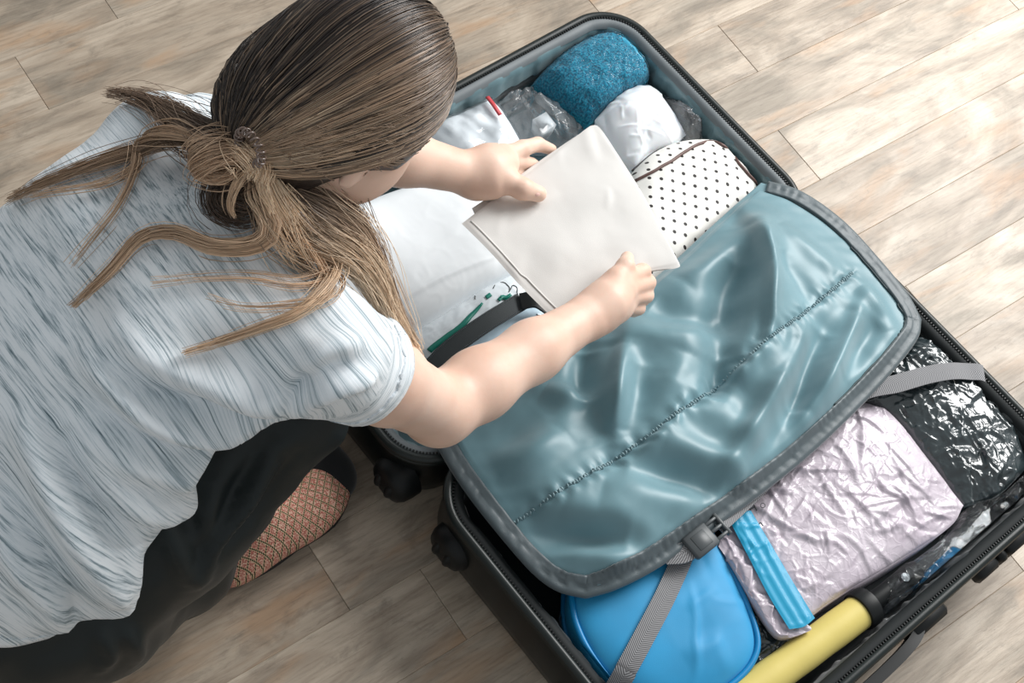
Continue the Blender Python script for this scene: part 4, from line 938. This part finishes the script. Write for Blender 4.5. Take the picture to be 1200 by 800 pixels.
# printed bag and pale blue pack
M_print = mat('white_printed_film', (.74, .80, .84), .25, .5); N(M_print).b.inputs['Coat Weight'].default_value = .4
t = thing('printed_plastic_bag', 'white plastic bag printed with green stem and fine black leaf lines', 'plastic bag', 560, 375)
ol = PL([(476, 394), (515, 372), (555, 347), (614, 316), (642, 348), (612, 362), (570, 384), (505, 434), (488, 415)], .094)
o, T, _ = pad('bag', ol, [0, 3, 4, 7], FL, M_print, t, h=.018, nu=70, nv=50, pw=.4, bump=crk(.0022, 40, 51, .003, 20))
M_green = mat('green_print', (.0, .19, .14), .4); M_ink = mat('black_print', (.02, .03, .03), .5)
pts = drape([(503, 411), (520, 398), (540, 383), (552, 370), (566, 355)], T, .001, 30); V, F, uv = ribbon(pts, (0, 0, 1), np.interp(np.linspace(0, 1, 30), [0, .5, .9, 1], [.008, .009, .005, .003]), .0006); mesh('green_stem', V, F, M_green, t, uv=uv)
pts = drape([(569, 350), (575, 345)], T, .001, 6); V, F, uv = ribbon(pts, (0, 0, 1), .006, .0006); mesh('green_tip', V, F, M_green, t, uv=uv)
for px in ([(584, 352), (590, 347), (592, 350), (598, 346)], [(586, 348), (592, 350), (598, 351)]):
    V, F, uv = ribbon(drape(px, T, .0012, 10), (0, 0, 1), .005, .0006); mesh('green_bow', V, F, M_green, t, uv=uv)
for px in ([(578, 338), (582, 332), (592, 331), (597, 336), (597, 342)], [(597, 342), (601, 334), (606, 338), (606, 345), (611, 352)], [(600, 352), (604, 345), (612, 352)], [(556, 346), (557, 350)]):
    V, F = tube(drape(px, T, .0006, 18), .0006, 5); mesh('leaf_line', V, F, M_ink, t)
M_pale = mat('pale_blue_film', (.52, .66, .76), .3, .5); N(M_pale).b.inputs['Coat Weight'].default_value = .3
t = thing('pale_blue_packet', 'pale blue plastic wrapped packet beneath the black lid strap', 'packet', 590, 405)
ol = PL([(506, 436), (570, 386), (612, 364), (644, 350), (664, 378), (615, 425), (560, 462), (520, 474)], .090)
o, T2, _ = pad('packet', ol, [0, 3, 4, 7], FL, M_pale, t, h=.022, nu=60, nv=50, pw=.4, bump=crk(.002, 36, 61, .004, 15))
for px in ([(625, 371), (634, 376), (645, 374), (650, 379), (640, 382), (632, 379)], [(628, 369), (638, 371), (648, 377)]):
    V, F = tube(drape(px, T2, .0006, 20), .0006, 5); mesh('leaf_line', V, F, M_ink, t)
# lid strap of the suitcase
M_strap = mat('black_strap', (.035, .042, .045), .6, .35); n = N(M_strap); n.bump(n.noise(n.coord('Object'), 500, 2), .3, .0006)
pts = resample(PL([(488, 448, .100), (505, 432, .122), (530, 407, .128), (572, 377, .128), (612, 353, .122)]), 40); V, F, uv = ribbon(pts, (0, 0, 1), .026, .0022); ls = smoothby(mesh('lid_strap', V, F, M_strap, suit, uv=uv, label='black lid strap'), 40)
for sd in (-.011, .011):
    mb = MB(); tt_ = np.gradient(pts, axis=0); tt_ /= np.linalg.norm(tt_, axis=1)[:, None]; sv = np.cross(tt_, [0, 0, 1.0]); q = resample(pts + sv * sd + [0, 0, .0026], 160)
    for i in range(0, 158, 2): mb.add(*tube(q[i:i + 2], .0005, 4))
    tag(mb.build('strap_stitch', M_tape, ls), kind='stuff')
pts = resample(PL([(610, 354, .126), (628, 352, .130), (645, 362, .125), (665, 378, .118)]), 14); V, F, uv = ribbon(pts, (0, 0, 1), .024, .004); smoothby(mesh('strap_buckle', V, F, M_plastic, suit, uv=uv), 40)

# ------------------------------------------------------------------ things packed in the base
M_blue = nylon('bright_blue_nylon', (.002, .29, .58), .62, .25); M_bpipe = mat('blue_piping', (.0, .22, .50), .4)
t = thing('toiletry_bag', 'bright blue rounded wash bag with piping under a grey strap', 'bag', 780, 725)
ol = PL([(668, 702), (673, 732), (690, 768), (717, 803), (748, 820), (786, 828), (828, 820), (860, 800), (880, 776), (885, 750), (873, 712), (854, 672), (838, 645), (818, 606), (765, 590), (700, 630), (672, 672)], .122)
o, T, _ = pad('body', ol, [3, 7, 12, 16], FL, M_blue, t, h=.026, nu=70, nv=70, pw=.45, bump=lambda p, u, v: .003 * fbm(p * 9, 71, 2) + segs(p, 10, .06, .0028, .007, 73))
V, F = tube(resample(np.vstack([ol, ol[:1]]), 140)[:-1] + [0, 0, .009], .0042, 8, closed=True); mesh('piping', V, F, M_bpipe, t)
V, F = tube(resample(np.vstack([ol, ol[:1]]), 140)[:-1] + [0, 0, -.045], .0032, 8, closed=True); mesh('piping', V, F, M_bpipe, t)
bag_T = T
# webbing straps and buckle of the suitcase
sp1 = PL([(806, 642, .166), (798, 662, .170), (782, 697, .173), (762, 735, .172), (744, 768, .165), (730, 792, .152), (718, 812, .125), (708, 826, .09)]); pts = resample(sp1, 60)
qa = bag_T.reshape(-1, 3)
for p in pts[:42]:
    i = ((qa[:, :2] - p[:2]) ** 2).sum(1).argmin(); p[2] = max(p[2] if False else 0, qa[i, 2] + .0025)
V, F, uv = ribbon(pts, (0, 0, 1), .026, .0018); smoothby(mesh('webbing_strap', V, F, M_web, suit, uv=uv), 40)
pts = resample(PL([(780, 650, .163), (800, 648, .168), (816, 638, .170)]), 12); V, F, uv = ribbon(pts, (0, 0, 1), .026, .0018); smoothby(mesh('webbing_fold', V, F, M_web, suit, uv=uv), 40)
b0, b1 = P(800, 652, .172), P(845, 616, .172); bd = b1 - b0; bd /= np.linalg.norm(bd); bs = np.cross([0, 0, 1], bd); MX = np.stack([bd, bs, [0, 0, 1]], 1)
M_buck = mat('grey_buckle_plastic', (.075, .085, .09), .4, .45)
bc = P(821, 634, .172); mb = MB(); mb.add(*bevbox(bc, (.020, .0165, .0048), MX, .0025)); bk_ = smoothby(mb.build('buckle', M_buck, suit), 50)
mb = MB(); mb.add(*bevbox(bc + [0, 0, .0045], (.011, .0105, .0012), MX, .0008)); smoothby(mb.build('buckle_panel', M_buck, bk_), 50)
for k in (-1, 0, 1):
    mb = MB(); mb.add(*bevbox(bc + bd * .027 + bs * .0115 * k, (.012, .0022, .004), MX, .001)); mb.build('buckle_prong', M_buck, bk_)
mb = MB(); mb.add(*bevbox(bc + bd * .038, (.0025, .0165, .0045), MX, .001)); mb.build('buckle_bar', M_buck, bk_)
# lilac garment in a vacuum bag
def foil(name, c, c2, rough=.22, coat=.8):
    m = mat(name, c, rough, .6, coat=coat); n = N(m); v = n.coord('Object'); f = n.noise(v, 22, 5, .6); n.color(n.ramp(f, [(.35, c), (.65, c2)])); n.b.inputs['Coat Roughness'].default_value = .08
    w = n.new('ShaderNodeTexVoronoi'); w.feature = 'DISTANCE_TO_EDGE'; w.inputs['Scale'].default_value = 85; mpv = n.new('ShaderNodeVectorMath', operation='ADD'); nz = n.new('ShaderNodeTexNoise'); nz.inputs['Scale'].default_value = 30; n.lk(v, nz.inputs[0]); sc_ = n.new('ShaderNodeVectorMath', operation='SCALE'); sc_.inputs['Scale'].default_value = .03; n.lk(nz.outputs['Color'], sc_.inputs[0]); n.lk(v, mpv.inputs[0]); n.lk(sc_.outputs[0], mpv.inputs[1]); n.lk(mpv.outputs[0], w.inputs['Vector'])
    h = n.ramp(w.outputs['Distance'], [(0, (1, 1, 1)), (.12, (0, 0, 0))]); n.bump(h, .18, .0010); return m
M_lil = foil('lilac_vacuum_bag', (.47, .405, .465), (.58, .52, .575), .42, .4); M_blk = foil('black_vacuum_bag', (.014, .023, .026), (.03, .045, .05), .28, 1.0)
t = thing('vacuum_bag', 'crinkled vacuum bag of lilac clothing with a bright blue seal', 'vacuum bag', 1000, 610)
ol = PL([(862, 606), (905, 560), (962, 508), (1000, 470), (1042, 486), (1086, 538), (1129, 592), (1112, 618), (1048, 660), (978, 702), (940, 730), (918, 742), (900, 706), (881, 652)], .126)
o, T, _ = pad('garment', ol, [0, 3, 6, 11], FL, M_lil, t, h=.026, nu=180, nv=170, pw=.38, bump=lambda p, u, v: segs(p, 75, .05, .0030, .0030, 81, -.9, .8) + segs(p, 110, .018, .0016, .0018, 82) + .0010 * facet(p, 60, 83) + .006 * fbm(p * 8, 84, 2))
lilT = T
M_seal = mat('blue_seal_strip', (.006, .31, .52), .5, .4, coat=.15); so = PL([(856, 612), (866, 600), (880, 598), (905, 640), (932, 686), (955, 724), (942, 734), (925, 737), (901, 698), (876, 650)], .150)
pad('seal_strip', so, [0, 2, 5, 7], .1465, M_seal, t, h=.0015, nu=16, nv=60, pw=.5, bump=lambda p, u, v: .0005 * np.sin(u.ravel() * 19) + .0022 * facet(p, 40, 87))
eo = PL([(842, 640), (852, 612), (858, 610), (880, 655), (903, 700), (925, 736), (946, 731), (950, 738), (926, 747), (910, 742), (886, 708), (863, 670)], .142)
pad('bag_margin', eo, [0, 2, 6, 8], .125, M_lil, t, h=.003, nu=50, nv=80, bump=lambda p, u, v: segs(p, 60, .018, .0035, .002, 91))
M_clear = film_mat('seal_edge', haze=.5)
def stroke(px, w=.0016):
    zc = drape(px, lilT, 0, 6)[:, 2].max() + .004; V, F = tube(resample(PL(px, zc), 8 if len(px) < 6 else 28), w / 2, 5); mesh('printed_mark', V, F, M_ink, t)
for px in ([(876, 592), (881, 601)], [(882, 589), (887, 598)], [(878.5, 597), (884.5, 593.5)], [(888, 617), (891, 612), (894, 616)]): stroke(px)
a = np.linspace(0, 2 * np.pi, 14); stroke([(894 + 2.6 * math.cos(q), 592 + 2.6 * math.sin(q)) for q in a], .001)
for q in ((885, 585), (887, 582), (889, 579)): stroke([q, (q[0] + 1.2, q[1] + .5)], .0024)
# black vacuum bag
t = thing('vacuum_bag', 'glossy black crinkled vacuum bag next to the lilac one', 'vacuum bag', 1110, 490)
ol = PL([(1005, 470), (1040, 425), (1082, 388), (1112, 408), (1150, 450), (1184, 500), (1203, 548), (1168, 582), (1130, 594), (1088, 540), (1044, 488)], .120)
o, T, _ = pad('garment', ol, [0, 2, 6, 8], FL, M_blk, t, h=.028, nu=150, nv=110, pw=.4, bump=lambda p, u, v:   segs(p, 90, .035, .0032, .0028, 101, -.8, .9) + segs(p, 150, .012, .0020, .0018, 102) + .0026 * facet(p, 70, 103, .4) + .006 * fbm(p * 10, 104, 2))
vacT = T
pts = resample(PL([(838, 616, .168), (856, 600, .162), (894, 564, .154), (950, 508, .150), (1004, 462, .154), (1050, 450, .160), (1085, 440, .160), (1115, 435, .157), (1138, 437, .146), (1146, 445, .128)]), 70)
qb = vacT.reshape(-1, 3)
for p in pts[40:]:
    d2 = ((qb[:, :2] - p[:2]) ** 2).sum(1); m_ = d2 < .016 ** 2
    if m_.any(): p[2] = max(p[2], qb[m_, 2].max() + .0006)
pts[1:-1, 2] = (pts[:-2, 2] + 2 * pts[1:-1, 2] + pts[2:, 2]) / 4
V, F, uv = ribbon(pts, (0, 0, 1), .026, .0018); smoothby(mesh('webbing_strap', V, F, M_web, suit, uv=uv), 40)
t = thing('clear_film_bag', 'clear film bag crumpled along the front wall of the base', 'plastic bag', 1130, 640)
ol = PL([(1050, 672), (1113, 624), (1132, 596), (1170, 582), (1200, 556), (1204, 586), (1172, 622), (1122, 666), (1085, 694), (1050, 716), (1036, 705)], .120)
pad('film', ol, [0, 4, 5, 9], .06, M_film3, t, h=.022, nu=150, nv=70, pw=.5, bump=lambda p, u, v: .012 * facet(p, 34, 111) + .005 * facet(p, 80, 113, .3) + .005 * fbm(p * 16, 114, 2))
M_pkt = mat('blue_packet_film', (.0, .20, .42), .3, .5); t = thing('blue_packet', 'small blue packet under clear film beside the base front wall', 'packet', 1118, 668, .027)
pad('packet', PL([(1086, 676), (1096, 660), (1116, 640), (1136, 650), (1130, 668), (1102, 694)], .122), [0, 2, 3, 5], FL, M_pkt, t, h=.018, nu=30, nv=30, bump=crk(.003, 40, 121))
# yellow tube with a black collar
M_yel = mat('yellow_nylon', (.68, .56, .17), .5, .35); n = N(M_yel); n.bump(n.noise(n.coord('Object'), 60, 3), .12, .002)
t = thing('folding_umbrella', 'yellow tube with black collar lying along the base front wall', 'umbrella', 950, 770, .027)
a0, a1 = P(852, 831, .118), P(1008, 716, .118); ad = (a1 - a0) / np.linalg.norm(a1 - a0); q = np.linspace(0, 1, 40)[:, None]
V, F = tube(a0 + (a1 - a0) * q, .0228 + .0002 * np.sin(q[:, 0] * 25), 40); mesh('cover', V, F, M_yel, t)
V, F = tube(np.array([a1 + ad * s for s in (-.004, -.003, .0, .012, .016, .017)]), [.0228, .0258, .0265, .0265, .0258, .018], 40); smoothby(mesh('collar', V, F, M_plastic, t), 40)
V, F = tube(np.array([a1 + ad * s for s in (.016, .02, .05, .095, .105, .108)]), [.012, .013, .0125, .015, .013, .006], 24); smoothby(mesh('handle', V, F, M_plastic, t), 40)
M_btn = mat('silver_button', (.5, .52, .53), .3, .5, metal=.8); bt = a1 + ad * .075 + [0, 0, .0135]; V, F = tube(np.array([bt + [0, 0, z] for z in (0, .003, .004)]), [.006, .006, .004], 16); smoothby(mesh('button', V, F, M_btn, t), 40)
# black crinkled packet in the corner
t = thing('black_packet', 'black crinkled foil packet between blue bag and yellow tube', 'packet', 890, 760, .027)
ol = PL([(842, 656), (862, 668), (892, 716), (928, 752), (915, 772), (892, 792), (880, 800), (886, 784), (888, 745), (868, 700)], .112)
pad('packet', ol, [0, 1, 3, 6], FL, M_blk, t, h=.004, nu=70, nv=90, pw=.4, bump=lambda p, u, v: .005 * crinkle(p * 60, 131, 2))

# ------------------------------------------------------------------ folded cloth in the hands
M_beige = cloth_mat('beige_cotton', (.67, .655, .63), .035, .85, 1100, .25)
cl = empty('folded_cloth', P(665, 265, .305)); tag(cl, 'folded plain beige cotton cloth held between both hands', 'cloth')
def sheet(name, ol, cor, z, th, seed, amp=.003):
    o, T, _ = pad(name, PL(ol, z), cor, z - .002, M_beige, cl, h=th, nu=70, nv=70, pw=.28, bump=lambda p, u, v: amp * fbm(p * 11, seed, 2) + .0003 * fbm(p * 50, seed + 5, 2) + segs(p, 9, .05, .0016, .007, seed + 2, .9, .5)); return T
CO = [(541, 262), (575, 236), (620, 202), (660, 172), (684, 153), (694, 146), (703, 150), (722, 178), (745, 214), (762, 243), (778, 275), (795, 308), (792, 313), (745, 322), (705, 350), (660, 376), (652, 376), (610, 335), (575, 296)]
sheet('cloth_layer', [(x + 1, y + 1) for x, y in CO], [0, 5, 11, 15], .296, .004, 3)
sheet('cloth_layer', [(553, 244), (590, 219), (630, 190), (668, 164), (690, 150), (703, 152), (722, 180), (745, 216), (762, 245), (778, 277), (792, 306), (740, 320), (700, 345), (655, 372), (610, 330), (575, 290)], [0, 4, 10, 13], .301, .004, 7)
Tc = sheet('cloth_layer', CO, [0, 5, 11, 15], .307, .005, 11, .0045)
pts = drape([(552, 258), (580, 287), (615, 325), (660, 369)], Tc, .0002, 50); V, F, uv = ribbon(pts, (0, 0, 1), .0022, .0007); mesh('hem_fold', V, F, M_beige, cl, uv=uv)

# ------------------------------------------------------------------ contact: packed things press against the walls and each other
from mathutils.bvhtree import BVHTree
def kids(top_label_name, part):
    out = []
    for o in bpy.data.objects:
        if o.type == 'MESH' and o.parent is not None and o.parent.name == top_label_name and o.name.split('.')[0] == part: out.append(o)
    return out
def world_verts(o):
    n = len(o.data.vertices); a = np.empty(n * 3); o.data.vertices.foreach_get('co', a); return a.reshape(-1, 3) + np.array(o.parent.location)
def set_verts(o, V): o.data.vertices.foreach_set('co', (V - np.array(o.parent.location)).ravel()); o.data.update()
def contain(V, half):
    """keep points inside the lined cavity of a suitcase half"""
    y0, y1 = (YH + .004, YL) if half == 'lid' else (YB, YH - .004); V = V.copy(); V[:, 2] = np.maximum(V[:, 2], .0275)
    ins = np.where(V[:, 2] < .05, .0365, .0315); r = .075 - ins; c = np.array([(X0 + X1) / 2, (y0 + y1) / 2]); h = np.array([(X1 - X0) / 2, (y1 - y0) / 2])
    d = V[:, :2] - c; hh = h[None] - ins[:, None] - r[:, None]; core = np.clip(d, -hh, hh); ex = d - core; L = np.linalg.norm(ex, axis=1); m = L > r
    V[m, :2] = c + core[m] + ex[m] * (r[m] / L[m])[:, None]; return V
for top, half in (('wrapped_towel', 'lid'), ('clear_plastic_bag', 'lid'), ('white_plastic_bag', 'lid'), ('clear_wrapper', 'lid'), ('polka_dot_pouch', 'lid'), ('zip_bag', 'lid'), ('white_packet', 'lid'), ('printed_plastic_bag', 'lid'), ('pale_blue_packet', 'lid'),
                  ('toiletry_bag', 'base'), ('vacuum_bag', 'base'), ('vacuum_bag.001', 'base'), ('clear_film_bag', 'base'), ('blue_packet', 'base'), ('black_packet', 'base')):
    for o in bpy.data.objects:
        if o.type == 'MESH' and o.parent is not None and o.parent.name == top: set_verts(o, contain(world_verts(o), half))
def press(soft, hard, half=None, gap=.0004):
    """soft film gives way where it meets a firmer thing: its points inside come out to that thing's surface"""
    for h in hard:
        Vh = world_verts(h); bvh = BVHTree.FromPolygons(Vh.tolist(), [list(p.vertices) for p in h.data.polygons]); lo, hi = Vh.min(0), Vh.max(0)
        for s_ in soft:
            V = world_verts(s_); cand = np.where(((V > lo) & (V < hi)).all(1))[0]
            for i in cand:
                v = Vector(V[i]); n = 0; o_ = v.copy()
                for _ in range(24):
                    hit = bvh.ray_cast(o_, Vector((.013, .021, 1)).normalized())
                    if hit[0] is None: break
                    n += 1; o_ = hit[0] + Vector((.013, .021, 1)).normalized() * 1e-5
                if n % 2:
                    p, nr, _, _ = bvh.find_nearest(v); dv = p - v; L = dv.length; V[i] = p + (dv / L * gap if L > 1e-7 else Vector((0, 0, gap)))
            if half: V = contain(V, half)
            set_verts(s_, V)
T_ = kids('wrapped_towel', 'towel'); press(kids('clear_plastic_bag', 'film'), T_, 'lid'); press(kids('white_plastic_bag', 'bag'), T_, 'lid'); press(kids('clear_wrapper', 'film'), kids('white_plastic_bag', 'bag'), 'lid')
press(kids('wrapped_towel', 'film_wrap'), kids('white_plastic_bag', 'bag'), 'lid')
press(kids('printed_plastic_bag', 'bag'), kids('white_packet', 'packet'), 'lid')
UM = [o for p in ('cover', 'collar', 'handle') for o in kids('folding_umbrella', p)]
press(kids('toiletry_bag', 'body'), UM, 'base'); press(kids('vacuum_bag', 'garment'), UM, 'base'); press(kids('vacuum_bag', 'bag_margin'), UM + kids('toiletry_bag', 'body') + kids('toiletry_bag', 'piping'), 'base')
press(kids('black_packet', 'packet'), kids('vacuum_bag', 'garment') + kids('vacuum_bag', 'bag_margin') + kids('toiletry_bag', 'body') + UM, 'base')
press(kids('clear_film_bag', 'film'), kids('vacuum_bag.001', 'garment') + kids('vacuum_bag', 'garment') + UM + kids('folding_umbrella', 'button') + kids('blue_packet', 'packet'), 'base')
